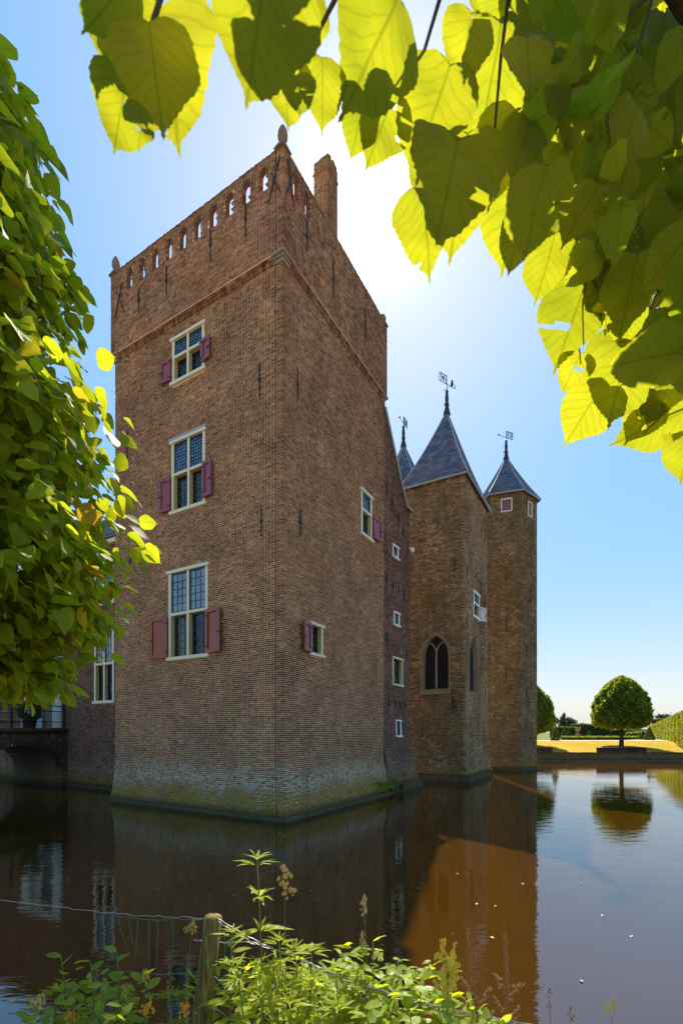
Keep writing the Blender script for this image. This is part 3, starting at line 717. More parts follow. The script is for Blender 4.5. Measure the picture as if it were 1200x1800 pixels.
# ------------------------------------------------------------------ slate roofs
def pyramid(parent, cx, cy, ring, z0, zap, bell, name='roof', course=0.20, sw=0.26, seed=1):
    """ring: eave polygon offsets from the centre; bell: how far the foot kicks out"""
    n = len(ring); g = np.random.default_rng(seed)
    def rad(s):   # 0 at eaves, 1 at apex, concave foot
        return (1 - s) * (1 - bell) + bell * (1 - s) ** 3.2
    S = np.linspace(0, 1, 22)
    def pt(k, s): return np.array([cx + ring[k % n][0] * rad(s), cy + ring[k % n][1] * rad(s), z0 + (zap - z0) * s])
    mb = MB()
    for k in range(n):
        for i in range(len(S) - 1):
            mb.add([pt(k, S[i]), pt(k + 1, S[i]), pt(k + 1, S[i + 1]), pt(k, S[i + 1])], [(0, 1, 2, 3)])
    mb.add([pt(k, 0) - np.array([0, 0, .0]) for k in range(n)], [tuple(range(n))[::-1]])
    rf = mb.build(name, M_slate, parent)
    # slates: overlapping leaves, lower edge lifted
    V, F, RV = [], [], []
    slope = math.hypot(zap - z0, math.hypot(*ring[0])); rows = int(slope / course)
    for k in range(n):
        e0, e1 = np.array(ring[k]), np.array(ring[(k + 1) % n]); nrm = np.array([e0[0] + e1[0], e0[1] + e1[1]]); nrm /= np.linalg.norm(nrm)
        for r in range(rows):
            s0, s1 = r / rows, min((r + 1.25) / rows, 0.999)
            a0, b0, a1, b1 = pt(k, s0), pt(k + 1, s0), pt(k, s1), pt(k + 1, s1)
            wdt = np.linalg.norm(b0 - a0); m = max(int(round(wdt / sw)), 1); offs = 0.5 * (r % 2) / m
            lift = np.array([nrm[0] * 0.04, nrm[1] * 0.04, 0.012])
            cuts = sorted(set([0.0, 1.0] + [min(max(i / m + offs + g.uniform(-.02, .02) / m, 0), 1) for i in range(m + 1)]))
            for i in range(len(cuts) - 1):
                p, q = cuts[i] + 0.012 / m, cuts[i + 1] - 0.012 / m
                if q - p < 0.05 / m: continue
                j = g.uniform(0.7, 1.25)
                A, B_ = a0 + (b0 - a0) * p + lift * j, a0 + (b0 - a0) * q + lift * j; Cq, Dq = a1 + (b1 - a1) * q + lift * .25, a1 + (b1 - a1) * p + lift * .25
                dn = np.array([0, 0, -0.02]) - lift * 0.7; b = len(V)
                V += [A, B_, Cq, Dq, A + dn, B_ + dn]; F += [(b, b + 1, b + 2, b + 3), (b + 4, b + 5, b + 1, b)]; rv = g.random(); RV += [rv, rv]
    so_ = link(bpy.data.objects.new('slates', np_mesh('slates', np.array(V), np.array(F), M_slate, np.array(RV))), parent); so_['kind'] = 'stuff'
    for k in range(n):
        mb = MB(); mb.tube([pt(k, s) + np.array([ring[k][0], ring[k][1], 0]) * 0.02 / max(np.linalg.norm(ring[k]), .1) + np.array([0, 0, .015]) for s in S[:-1]], 0.045, 0.03, 5); mb.build('hip_roll', M_leadw, parent)
    mb = MB()
    for k in range(n): mb.tube([pt(k, 0) - np.array([0, 0, .05]), pt(k + 1, 0) - np.array([0, 0, .05])], 0.055, 0.055, 6)
    mb.build('eaves_gutter', M_leadw, parent)
    return rf

def vane(parent, x, y, z, h, ang, kind, s=1.0):
    """lead-sheathed spike, rod, framed banner with pierced figure, pointer with ball"""
    mb = MB(); mb.lathe((x, y, z - 0.35), [(0.22, 0), (0.15, 0.3), (0.10, 0.45), (0.14, 0.6), (0.09, 0.75), (0.115, 0.95), (0.08, 1.25), (0.09, 1.4), (0.03, 1.5)], 10)
    o = mb.build('weather_vane', M_iron, parent)
    a = np.array([math.cos(ang), math.sin(ang), 0.0]); up = np.array([0, 0, 1.0]); b0 = np.array([x, y, z])
    at = lambda u, v: b0 + a * u * s + up * v
    mb = MB(); mb.tube([at(0, 1.0), at(0, h)], 0.02, 0.012, 6); zz = h * 0.74; mb.build('rod', M_iron, o)
    mb = MB(); mb.tube([at(-0.95, zz), at(0.1, zz)], 0.018, 0.014, 5); mb.build('pointer', M_iron, o); mb = MB()
    if kind == 'bird': # little bird perched on the pointer
        mb.lathe(at(-0.62, zz + 0.02), [(0.01, 0), (0.07, 0.06), (0.09, 0.16), (0.06, 0.28), (0.055, 0.36), (0.02, 0.44)], 8); mb.tube([at(-0.92, zz), at(-1.0, zz + 0.1), at(-0.98, zz + 0.22)], 0.03, 0.02, 5)
        q = np.array([-a[1], a[0], 0]); mb.build('bird', M_iron, o); mb = MB(); mb.tube([b0 + q * 0.35 + up * (zz - 0.25), b0 - q * 0.3 + up * (zz - 0.25)], 0.016, 0.016, 5); mb.build('crossbar', M_iron, o)
    else: mb.lathe(at(-0.98, zz - 0.06), [(0.01, 0), (0.06, 0.04), (0.06, 0.09), (0.01, 0.13)], 8); mb.build('ball', M_iron, o)
    for sg in (-1, 1): MB().tube([at(0, 0.25), at(0.28 * sg, 0.12), at(0.34 * sg, 0.3)], 0.016, 0.014, 5).build('hook', M_iron, o)
    mb = MB(); f0, f1, za, zb = 0.06, 0.86, zz - 0.02, zz + 0.46
    r = 0.022
    for (p, q) in (((f0, za), (f1, za)), ((f1, za), (f1, zb)), ((f1, zb), (f0, zb)), ((f0, zb), (f0, za))): mb.tube([at(*p), at(*q)], r, r, 5)
    if kind == 'bird': segs = [((.2, za + .12), (.35, za + .3)), ((.35, za + .3), (.6, za + .3)), ((.6, za + .3), (.72, za + .42)), ((.6, za + .3), (.62, za + .1)), ((.35, za + .3), (.3, za + .44)), ((.45, za + .3), (.42, za + .1))]
    else: segs = [((.25, za + .1), (.25, za + .45)), ((.25, za + .45), (.42, za + .45)), ((.25, za + .1), (.42, za + .1)), ((.25, za + .28), (.38, za + .28)), ((.58, za + .1), (.58, za + .45)), ((.72, za + .1), (.72, za + .45))]
    for p, q in segs: mb.tube([at(*p), at(*q)], 0.03, 0.025, 5)
    mb.build('banner', M_iron, o)
    return o

# ------------------------------------------------------------------ lean-to wing right of the keep
wing = thing('brick_wing', 'dark brick wing with steep verge and four small windows, behind the red tower', 'building')
WLn = 10.16 - LR
wf_ = lambda z: 0.43 * np.clip((2.9 - z) / 2.9, 0, 1.3) ** 1.6
class WingPlane(Plane):
    def many(s, u, z, w):
        u, z, w = np.asarray(u, float), np.asarray(z, float), np.asarray(w, float); f = wf_(z)
        return s.C + (u + f * u / s.L)[..., None] * s.d + (w + f)[..., None] * s.n + z[..., None] * np.array([0, 0, 1.0])
PW = WingPlane(C + D2 * LR - N2 * 0.03, D2, N2, WLn)
vg = lambda u: 13.35 if u > 2.38 else 13.3 + (2.38 - u) * 1.37
WW = [(0.97, 1.62, 10.5, 11.1), (1.10, 1.75, 7.45, 8.1), (0.97, 2.12, 4.74, 6.04), (1.33, 1.92, 2.4, 3.2)]
wall = MB()
sheet(wall, PW, WLn, -0.8, 13.3, WW, step=3.0); 
wall.add([PW(0, 13.3), PW(2.38, 13.3), PW(0, vg(0))], [(0, 1, 2)])
for r in WW: reveal(wall, PW, rect_poly(r), 0, -0.25)
PWe = Plane(C + D2 * 10.16 - N2 * 0.03, D1, D2, 7.0, lambda z: wf_(z)); sheet(wall, PWe, 7.0, -0.8, 13.3, step=3.0)
wall.build('wall', M_mdark, wing)
brick_mesh('brickwork', PW, lay(PW, WLn, 0, 16.5, WW, top=lambda u: vg(u) - 0.06, seed=41, joint=0.009), M_bdark, wing, 21)
mb = MB()
mb.hexa([PW(-0.05, vg(-0.05), 0.10), PW(2.40, 13.3, 0.10), PW(2.40, 13.3, -7), PW(-0.05, vg(-0.05), -7), PW(-0.05, vg(-0.05) + .12, 0.10), PW(2.40, 13.42, 0.10), PW(2.40, 13.42, -7), PW(-0.05, vg(-0.05) + .12, -7)])
mb.pbox(PW, 2.40, 3.12, 13.3, 13.42, -7, 0.10)
mb.build('roof', M_slate, wing)
mb = MB(); mb.tube([PW(0, vg(0) + 0.06, 0.12), PW(2.39, 13.36, 0.12), PW(3.13, 13.36, 0.12)], 0.05, 0.05, 6); mb.build('verge_flashing', M_leadw, wing)
for i, (r, n) in enumerate(zip(WW, ((1, 1), (1, 1), (2, 3), (1, 1)))):
    window(wing, PW, *r, lo=n, up=n, fw=0.07, seed=50 + i, fmat=M_white if i != 2 else M_cream, lip=0.02, low_w=-0.05 if i != 2 else -0.15)
    mb = MB(); a, b, c, d = r
    mb.add([PW(a, c, -.26), PW(b, c, -.26), PW(b, d, -.26), PW(a, d, -.26), PW(a, c, -1.5), PW(b, c, -1.5), PW(b, d, -1.5), PW(a, d, -1.5)], [(4, 5, 6, 7), (0, 1, 5, 4), (1, 2, 6, 5), (2, 3, 7, 6), (3, 0, 4, 7)]); mb.build('room', M_room, wing)
for (u, a, b) in ((0.35, 13.6, 13.0), (0.95, 13.2, 12.6), (1.6, 12.75, 12.1), (2.2, 12.4, 11.8), (0.35, 9.6, 9.1), (1.0, 9.5, 9.0), (1.65, 9.4, 8.9), (2.3, 9.35, 8.85), (0.3, 7.0, 6.4), (2.65, 6.6, 6.1),
                  (0.55, 4.15, 3.75), (1.25, 4.15, 3.75), (1.85, 4.12, 3.75), (2.45, 4.12, 3.75)): anchor(wing, PW, u, a, b)
plinth(PW, WLn, wing, 0.42, 0.10)
mb = MB(); c0_ = PW(0.42, 0.12, 0.0); ax = Vector((*N2, 0)); side = Vector((*D2, 0)); n = 18
ro, ri = 0.34, 0.25
vs_ = [c0_ + ax * w + (side * math.cos(k * 2 * math.pi / n) + Vector((0, 0, 1)) * math.sin(k * 2 * math.pi / n)) * rr for (rr, w) in ((ro, -.2), (ro, .24), (ri, .24), (ri, -.2)) for k in range(n)]
mb.add(vs_, [(j * n + k, j * n + (k + 1) % n, (j + 1) * n + (k + 1) % n, (j + 1) * n + k) for j in range(3) for k in range(n)], True); mb.build('drain_pipe', M_plinth, wing)
mb = MB(); mb.add([c0_ + ax * -0.05 + (side * math.cos(k * 2 * math.pi / n) + Vector((0, 0, 1)) * math.sin(k * 2 * math.pi / n)) * ri for k in range(n)], [tuple(range(n))]); mb.build('drain_shade_disc', M_room, wing)  # dark disc stands in for the shade inside the pipe
mb = MB(); mb.tube([PW(2.92, 11.5, 0.02), PW(2.95, 11.48, 0.16)], 0.07, 0.05, 8); mb.lathe(PW(2.95, 11.3, 0.18), [(0.02, 0), (0.09, .05), (0.1, .15), (0.04, .25)], 8); mb.build('wall_lamp', M_white, wing)

# ------------------------------------------------------------------ square slate-roofed tower
sq = thing('square_tower', 'square old yellow-brown brick tower with a steep slate pyramid roof and pointed chapel windows', 'tower')
T = np.array([6.49, 25.3]); TL, TR, TE = 3.5, 5.0, 16.3
tf = flare(2.2, 0.26, 1.8)
TPl = Plane(T, D1, N1, TL, tf); TPr = Plane(T, D2, N2, TR, tf)
gl = pointed(0.86, 2.32, 4.95, 7.95); gr_ = pointed(0.95, 2.66, 4.9, 7.95)
rT = [(1.72, 3.05, 9.08, 10.59), (3.27, 3.66, 14.1, 14.72)]
wall = MB()
sheet(wall, TPl, TL, -0.8, TE, polys=[gl], step=2.3); sheet(wall, TPr, TR, -0.8, TE, rT, [gr_], step=2.3)
for (P, gp) in ((TPl, gl), (TPr, gr_)): reveal(wall, P, gp, -0.02, -0.5)
for r in rT: reveal(wall, TPr, rect_poly(r), 0, -0.3)
sheet(wall, Plane(T + D1 * TL, D2, -N2, TR, tf), TR, -0.8, TE, step=2.3); sheet(wall, Plane(T + D2 * TR, D1, -N1, TL, tf), TL, -0.8, TE, step=2.3)
wall.build('wall', M_mold, sq)
grow = lambda po, k: [(sum(p[0] for p in po) / len(po) + (u - sum(p[0] for p in po) / len(po)) * k, z + (0.05 if i > 1 else -0.05)) for i, (u, z) in enumerate(po)]
kw = dict(course=0.078, joint=0.017, bl=0.24, wj=0.011, proud=0.013)
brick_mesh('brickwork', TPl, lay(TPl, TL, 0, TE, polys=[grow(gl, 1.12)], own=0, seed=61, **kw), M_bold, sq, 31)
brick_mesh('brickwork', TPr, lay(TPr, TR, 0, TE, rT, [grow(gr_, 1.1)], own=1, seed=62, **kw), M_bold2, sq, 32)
def gothic(parent, P, po, tracery):
    ins = [(u, z) for u, z in po]; cxu = (min(p[0] for p in po) + max(p[0] for p in po)) / 2
    mb = MB(); n = len(po); k = 1.13
    out = [(cxu + (u - cxu) * k, z + (0.10 if i > 1 else -0.09)) for i, (u, z) in enumerate(po)]; inn = [(cxu + (u - cxu) * 0.9, z - (0.07 if i > 1 else -0.06)) for i, (u, z) in enumerate(po)]
    vs = [P(u, z, 0.02) for u, z in out] + [P(u, z, 0.024) for u, z in po] + [P(u, z, -0.22) for u, z in inn]
    mb.add(vs, [(j * n + i, j * n + (i + 1) % n, (j + 1) * n + (i + 1) % n, (j + 1) * n + i) for j in range(2) for i in range(n)])
    o = mb.build('pointed_window', M_old_stone, parent)
    u0, u1 = min(p[0] for p in inn), max(p[0] for p in inn); z0, z1 = inn[0][1], max(p[1] for p in inn)
    MB().add([P(u, z, -0.24) for u, z in (inn if np.dot(np.cross(P.d, [0, 0, 1.0]), P.n) > 0 else inn[::-1])], [tuple(range(n))]).build('pane', M_glass, o)
    mb = MB()
    for i in range(1, 15):
        u = u0 + (u1 - u0) * i / 15
        zt = max([zz for zz in np.linspace(z0, z1, 60) if in_poly(u, zz, inn)] or [z0]); mb.pbox(P, u - 0.006, u + 0.006, z0, zt, -0.235, -0.222)
    for zz in np.arange(z0 + 0.09, z1, 0.09):
        uu = [x for x in np.linspace(u0, u1, 50) if in_poly(x, zz, inn)]
        thick = 0.018 if abs((zz - z0) % 0.72) < 0.06 else 0.006
        if len(uu) > 2: mb.pbox(P, uu[0], uu[-1], zz - thick, zz + thick, -0.236, -0.22)
    mb.build('window_leads', M_iron, o)
    if tracery:
        mb = MB(); zs = z1 - (z1 - z0) * 0.34
        mb.pbox(P, cxu - 0.045, cxu + 0.045, z0, zs, -0.23, -0.12)
        for sg in (-1, 1):
            pts = [P(cxu + sg * 0.6 * (1 - math.cos(a)) * (u1 - u0) * 0.75, zs + math.sin(a) * (u1 - u0) * 0.52, -0.17) for a in np.linspace(0, 1.25, 8)]
            mb.tube(pts, 0.05, 0.035, 6)
        mb.build('tracery', plain('tracery_stone', (0.30, 0.19, 0.14), 0.9, 0.2, 4), o)
    MB().add([P(u0 - .3, z0 - .2, -.55), P(u1 + .3, z0 - .2, -.55), P(u1 + .3, z1 + .2, -.55), P(u0 - .3, z1 + .2, -.55)], [(0, 1, 2, 3)]).build('nave_shade_sheet', M_room, o)  # flat near-black sheet stands in for the unlit interior
gothic(sq, TPl, gl, True); gothic(sq, TPr, gr_, False)
MB().pbox(TPl, 0.72, 2.48, 4.68, 4.90, -0.05, 0.10).build('window_sill', M_old_stone, sq)
window(sq, TPr, *rT[0], trans=9.95, up=(3, 4), lo=(2, 3), fw=0.12, seed=70, fmat=M_white)
shutter(sq, TPr, 3.09, 3.75, 9.15, 9.95, 0, plain('pale_shutter_paint', (0.62, 0.52, 0.55), 0.5), open_deg=14)
MB().pbox(TPr, 3.27, 3.66, 14.1, 14.72, -0.16, -0.10).build('wooden_hatch', plain('brown_board', (0.10, 0.06, 0.03), 0.8), sq)
for (P, u, a, b) in ((TPl, 0.52, 12.0, 11.2), (TPl, 0.45, 4.3, 3.7), (TPr, 0.35, 11.6, 10.6), (TPr, 4.3, 10.9, 10.0), (TPr, 0.4, 8.9, 8.2)): anchor(sq, P, u, a, b)
mb = MB(); mb.tube([TPl(0.62, 4.55, 0.05), TPl(0.62, 3.6, 0.05)], 0.035, 0.03, 6); mb.build('rain_spout', M_iron, sq)
plinth(TPl, TL, sq, 0.38, 0.08); plinth(TPr, TR, sq, 0.40, 0.079)
cc = T + D1 * TL / 2 + D2 * TR / 2; ov = 0.2
ring = [tuple(D1 * a * (TL / 2 + ov) + D2 * b * (TR / 2 + ov)) for a, b in ((-1, -1), (-1, 1), (1, 1), (1, -1))]
pyramid(sq, cc[0], cc[1], ring, TE, 21.6, 0.13, course=0.19, sw=0.24, seed=5)
vane(sq, cc[0], cc[1], 21.75, 2.0, R(215), 'bird', 0.72)

# ------------------------------------------------------------------ six-sided towers
def hex_tower(label, cx, cy, rot, rad, ze, zap, windows, spin, seed, wet=True):
    o = thing('hexagonal_tower', label, 'tower', 'six-sided corner towers')
    vt = [(cx + rad * math.cos(rot + k * math.pi / 3), cy + rad * math.sin(rot + k * math.pi / 3)) for k in range(6)]
    wall = MB(); cen = np.array([cx, cy])
    hf = flare(1.6, 0.12)
    faces = []
    for k in range(6):
        a, b = np.array(vt[k]), np.array(vt[(k + 1) % 6]); d = (b - a) / np.linalg.norm(b - a); m = (a + b) / 2 - cen; nrm = m / np.linalg.norm(m)
        P = Plane(a, d, nrm, float(np.linalg.norm(b - a))); faces.append(P)
        rects = [w[1:5] for w in windows if w[0] == k]
        sheet(wall, P, P.L, -0.8, ze, rects)
        for r in rects: reveal(wall, P, rect_poly(r), 0, -0.15)
        vis = np.dot(nrm, -((a + b) / 2)) > 0
        if vis: brick_mesh('brickwork', P, lay(P, P.L, 0, ze, rects, seed=seed + k, **kw), M_bold, o, seed + k)
        for r in rects:
            fr = MB(); a_, b_, c_, d_ = r
            for q in ((a_, a_ + .07, c_, d_), (b_ - .07, b_, c_, d_), (a_ + .07, b_ - .07, c_, c_ + .07), (a_ + .07, b_ - .07, d_ - .07, d_)): fr.pbox(P, *q, -0.10, 0.03)
            f = fr.build('window', M_cream, o); MB().pbox(P, a_ + .07, b_ - .07, c_ + .07, d_ - .07, -0.06, -0.02).build('panel', M_shut, f)
        if vis:
            for zz in (5.6, 8.6, 12.5, 15.6) if k % 2 else (7.0, 10.4, 13.8): anchor(o, P, P.L * (0.3 + 0.4 * ((k * 7 + int(zz)) % 3) / 2), zz, zz - 0.9)
            plinth(P, P.L, o, 0.22, 0.05 + 0.001 * k)
    wall.build('wall', M_mold, o)
    ring = [(1.12 * rad * math.cos(rot + k * math.pi / 3), 1.12 * rad * math.sin(rot + k * math.pi / 3)) for k in range(6)]
    pyramid(o, cx, cy, ring, ze, zap, 0.12, course=0.19, sw=0.22, seed=seed)
    vane(o, cx, cy, zap + 0.12, 1.75, spin, 'flag', 0.72)
    return o, faces
hx = np.array([11.84, 34.5]); va = math.atan2(-hx[1], -hx[0])   # one side faces the viewer
hex_tower('slender six-sided brick tower with red hatches under its slate spire, standing furthest right', hx[0], hx[1], va - R(30), 2.05, 19.05, 22.45, [(0, 0.68, 1.42, 17.75, 18.65), (1, 0.75, 1.35, 17.55, 18.6)], R(25), 200)
hex_tower('six-sided tower of which only the slate spire shows behind the square tower roof', 4.25, 32.9, math.atan2(-32.9, -4.25) - R(30), 2.05, 17.9, 22.45, [], R(60), 300)

# ------------------------------------------------------------------ house wing left of the keep and the bridge
house = thing('castle_house', 'brick castle house with cream cross windows and white doorway, half hidden by the left tree', 'building')
PH = Plane(C - N1 * 2.0 + D1 * 7.4, D1, N1, 16.0)   # u here = distance from the keep's far side
hu = lambda u: u - 7.4
HW = [(hu(10.95), hu(12.41), 3.95, 7.5), (hu(10.95), hu(12.41), 8.45, 10.5)]
HD = (hu(15.05), hu(18.7), 2.85, 6.3)
wall = MB(); sheet(wall, PH, 16.0, -0.8, 11.4, HW + [HD])
for r in HW: reveal(wall, PH, rect_poly(r), 0, -0.3)
reveal(wall, PH, rect_poly(HD), 0, -0.4)
wall.build('wall', M_mdark, house)
brick_mesh('brickwork', PH, lay(PH, 16.0, 0, 11.4, HW + [HD], seed=81, joint=0.010), M_bdark, house, 41)
plinth(PH, 16.0, house, 0.12, 0.06)
for i, r in enumerate(HW): window(house, PH, *r, mull=hu(11.68), trans=5.77 if i == 0 else 9.4, up=(3, 4), lo=(3, 4), fw=0.11, seed=90 + i)
for r in HW:
    mb = MB(); a, b, c, d = r; mb.add([PH(a, c, -.5), PH(b, c, -.5), PH(b, d, -.5), PH(a, d, -.5)], [(0, 1, 2, 3)]); mb.build('room', M_room, house)  # near-black sheets stand in for the unlit rooms
mb = MB(); a, b, c, d = HD
mb.pbox(PH, a, a + 0.72, c, d, -0.2, 0.08); mb.pbox(PH, b - 0.75, b, c, d, -0.2, 0.08); mb.pbox(PH, a - 0.1, b + 0.1, d, d + 0.35, -0.2, 0.14)
for u in (a + 0.36, b - 0.37): mb.pbox(PH, u - 0.2, u + 0.2, c + 0.3, d - 0.3, 0.082, 0.10)
mb.build('door_surround', plain('shaded_white_surround', (0.46, 0.44, 0.40), 0.6, 0.12), house)  # white surround greyed; its shade is put into the colour
dr = MB().pbox(PH, a + 0.72, b - 1.45, c, d, -0.35, -0.28).build('opening', plain('dark_opening_shade', (0.012, 0.03, 0.022), 0.35, 0.1), house)  # near-black slab stands in for the shade inside the open doorway
for z in (c + 0.25, c + 1.4): MB().pbox(PH, a + 0.9, b - 1.6, z, z + 0.9, -0.279, -0.262).build('panel', dr.data.materials[0], dr)
MB().pbox(PH, b - 1.45, b - 0.75, c, d, -0.34, -0.18).build('door_leaf', plain('grey_white_door', (0.36, 0.36, 0.36), 0.5, 0.1), house)
MB().pbox(PH, a + 0.1, b + 0.2, c - 0.22, c - 0.02, 0.002, 0.9).build('door_step', plain('blue_stone', (0.30, 0.33, 0.38), 0.6, 0.15), house)
sg = MB().pbox(PH, hu(14.42), hu(14.66), 4.42, 4.70, 0.012, 0.03).build('house_sign', plain('blue_enamel', (0.012, 0.02, 0.06), 0.3), house)
mb = MB(); mb.pbox(PH, hu(14.51), hu(14.57), 4.48, 4.64, 0.031, 0.034); mb.pbox(PH, hu(14.47), hu(14.61), 4.63, 4.665, 0.031, 0.035); mb.build('sign_mark', M_white, sg)
mb = MB(); mb.hexa([PH(-.5, 11.35, 0.28), PH(16, 11.35, 0.28), PH(16, 14.6, -3.3), PH(-.5, 14.6, -3.3), PH(-.5, 11.47, 0.28), PH(16, 11.47, 0.28), PH(16, 14.72, -3.3), PH(-.5, 14.72, -3.3)])
mb.hexa([PH(-.5, 14.6, -3.3), PH(16, 14.6, -3.3), PH(16, 11.4, -7), PH(-.5, 11.4, -7), PH(-.5, 14.72, -3.3), PH(16, 14.72, -3.3), PH(16, 11.5, -7), PH(-.5, 11.5, -7)])
rf = mb.build('roof', M_slate, house)
V, F, RV = [], [], []; g = np.random.default_rng(9)
for r in range(22):
    for i in range(66):
        u = i * 0.25 - 0.5 + 0.125 * (r % 2); s0, s1 = r / 22, min((r + 1.2) / 22, 1)
        q = lambda s, lift: np.array(PH(0, 11.49 + 3.25 * s + lift, 0.28 - 3.58 * s))
        e = PH.d; b = len(V); V += [q(s0, .05) + e * u, q(s0, .05) + e * (u + .23), q(s1, .012) + e * (u + .23), q(s1, .012) + e * u, q(s0, .005) + e * u, q(s0, .005) + e * (u + .23)]
        F += [(b, b + 1, b + 2, b + 3), (b + 4, b + 5, b + 1, b)]; rv = g.random(); RV += [rv, rv]
tl = link(bpy.data.objects.new('tiles', np_mesh('tiles', np.array(V), np.array(F), M_slate, np.array(RV))), house); tl['kind'] = 'stuff'
MB().pbox(PH, 0, 16, 11.15, 11.34, -0.02, 0.2).build('eaves_cornice', M_cream, house)
wall = MB(); wall.pbox(PH, 0, 16.0, -0.8, 11.2, -6.8, -0.9); wall.build('house_body', M_room, house)

bridge = thing('arch_bridge', 'dark brick arched bridge leading to the white castle doorway', 'bridge')
Bp = C - N1 * 2.0 + D1 * 14.62; BLn = 9.0
PBr = Plane(Bp, N1, N2, BLn)          # u = distance from the castle wall
PBk = Plane(Bp + D1 * 3.9, N1, -N2, BLn)
def seg_arch(u0, u1, z0, zs, z1, n=12):
    c = (u0 + u1) / 2; r = (u1 - u0) / 2
    return [(u0, z0), (u1, z0)] + [(c + r * math.cos(a), zs + (z1 - zs) * math.sin(a)) for a in np.linspace(0, math.pi, n)]
ar = seg_arch(0.55, 3.6, -0.8, 1.0, 2.02)
wall = MB(); sheet(wall, PBr, BLn, -0.8, 2.56, polys=[ar]); sheet(wall, PBk, BLn, -0.8, 2.56, polys=[ar]); reveal(wall, PBr, ar[2:], 0, -3.9, False)
wall.add([PBr(0.55, -.8, 0), PBr(0.55, 1.0, 0), PBr(0.55, 1.0, -3.9), PBr(0.55, -.8, -3.9)], [(0, 1, 2, 3)]); wall.add([PBr(3.6, -.8, 0), PBr(3.6, 1.0, 0), PBr(3.6, 1.0, -3.9), PBr(3.6, -.8, -3.9)], [(0, 1, 2, 3)])
wall.pbox(PBr, 0, BLn, 2.50, 2.58, -3.9, 0.0); wall.build('wall', M_mbr, bridge)
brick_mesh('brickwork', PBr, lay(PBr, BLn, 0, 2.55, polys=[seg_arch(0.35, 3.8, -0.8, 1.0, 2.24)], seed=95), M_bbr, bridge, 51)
g = random.Random(2); B = MB()
for a in np.linspace(0, math.pi, 54):   # ring of voussoir bricks
    c, r1, r2 = 2.075, 1.525, 1.75
    P0 = lambda a, r, w: PBr(c + r * math.cos(a), 1.0 + (r - 0.505) * math.sin(a), w)
    d = 0.024; w = 0.03 + g.uniform(-.006, .006)
    B.hexa([P0(a - d, r1, w), P0(a + d, r1, w), P0(a + d, r1, -.1), P0(a - d, r1, -.1), P0(a - d, r2, w), P0(a + d, r2, w), P0(a + d, r2, -.1), P0(a - d, r2, -.1)])
o = B.build('arch_ring', M_bbr, bridge); o['kind'] = 'stuff'
mb = MB(); mb.pbox(PBr, 0, BLn, 2.60, 2.80, -0.35, 0.10); mb.tube([PBr(0, 2.7, 0.06), PBr(BLn, 2.7, 0.06)], 0.115, 0.115, 10); mb.build('coping', M_plinth, bridge)
mb = MB(); mb.pbox(PBk, 0, BLn, 2.60, 2.80, -0.35, 0.10); mb.build('coping', M_plinth, bridge)
MB().pbox(PBr, 0, BLn, 2.581, 2.72, -3.5, -0.4).build('deck', M_gravel, bridge)
for (P, sgn) in ((PBr, 1), (PBk, 1)):
    rl = MB(); w = -0.12
    for z in (3.12, 3.62): rl.tube([P(0.05, z, w), P(BLn, z, w)], 0.022, 0.022, 6)
    rl.tube([P(0.05, 3.88, w), P(BLn, 3.88, w)], 0.028, 0.028, 6)
    rail = rl.build('railing', M_iron, bridge)
    for u in (0.12, 2.45, 4.9, 7.3):
        MB().pbox(P, u - 0.05, u + 0.05, 2.78, 4.02, w - 0.05, w + 0.05).lathe(P(u, 4.0, w), [(0.05, 0), (0.07, .05), (0.05, .11), (0.01, .14)], 8).build('railing_post', M_iron, rail)
    sc_ = MB()
    for i in range(18):
        u = 0.4 + i * 0.48
        for zc in (3.38, 2.98):
            pts = [P(u + math.cos(t) * (0.05 + 0.018 * t), zc + math.sin(t) * (0.03 + 0.012 * t), w) for t in np.linspace(0, 8, 20)]; sc_.tube(pts, 0.008, 0.008, 4)
    sc_.build('scrollwork', M_iron, rail)['kind'] = 'stuff'

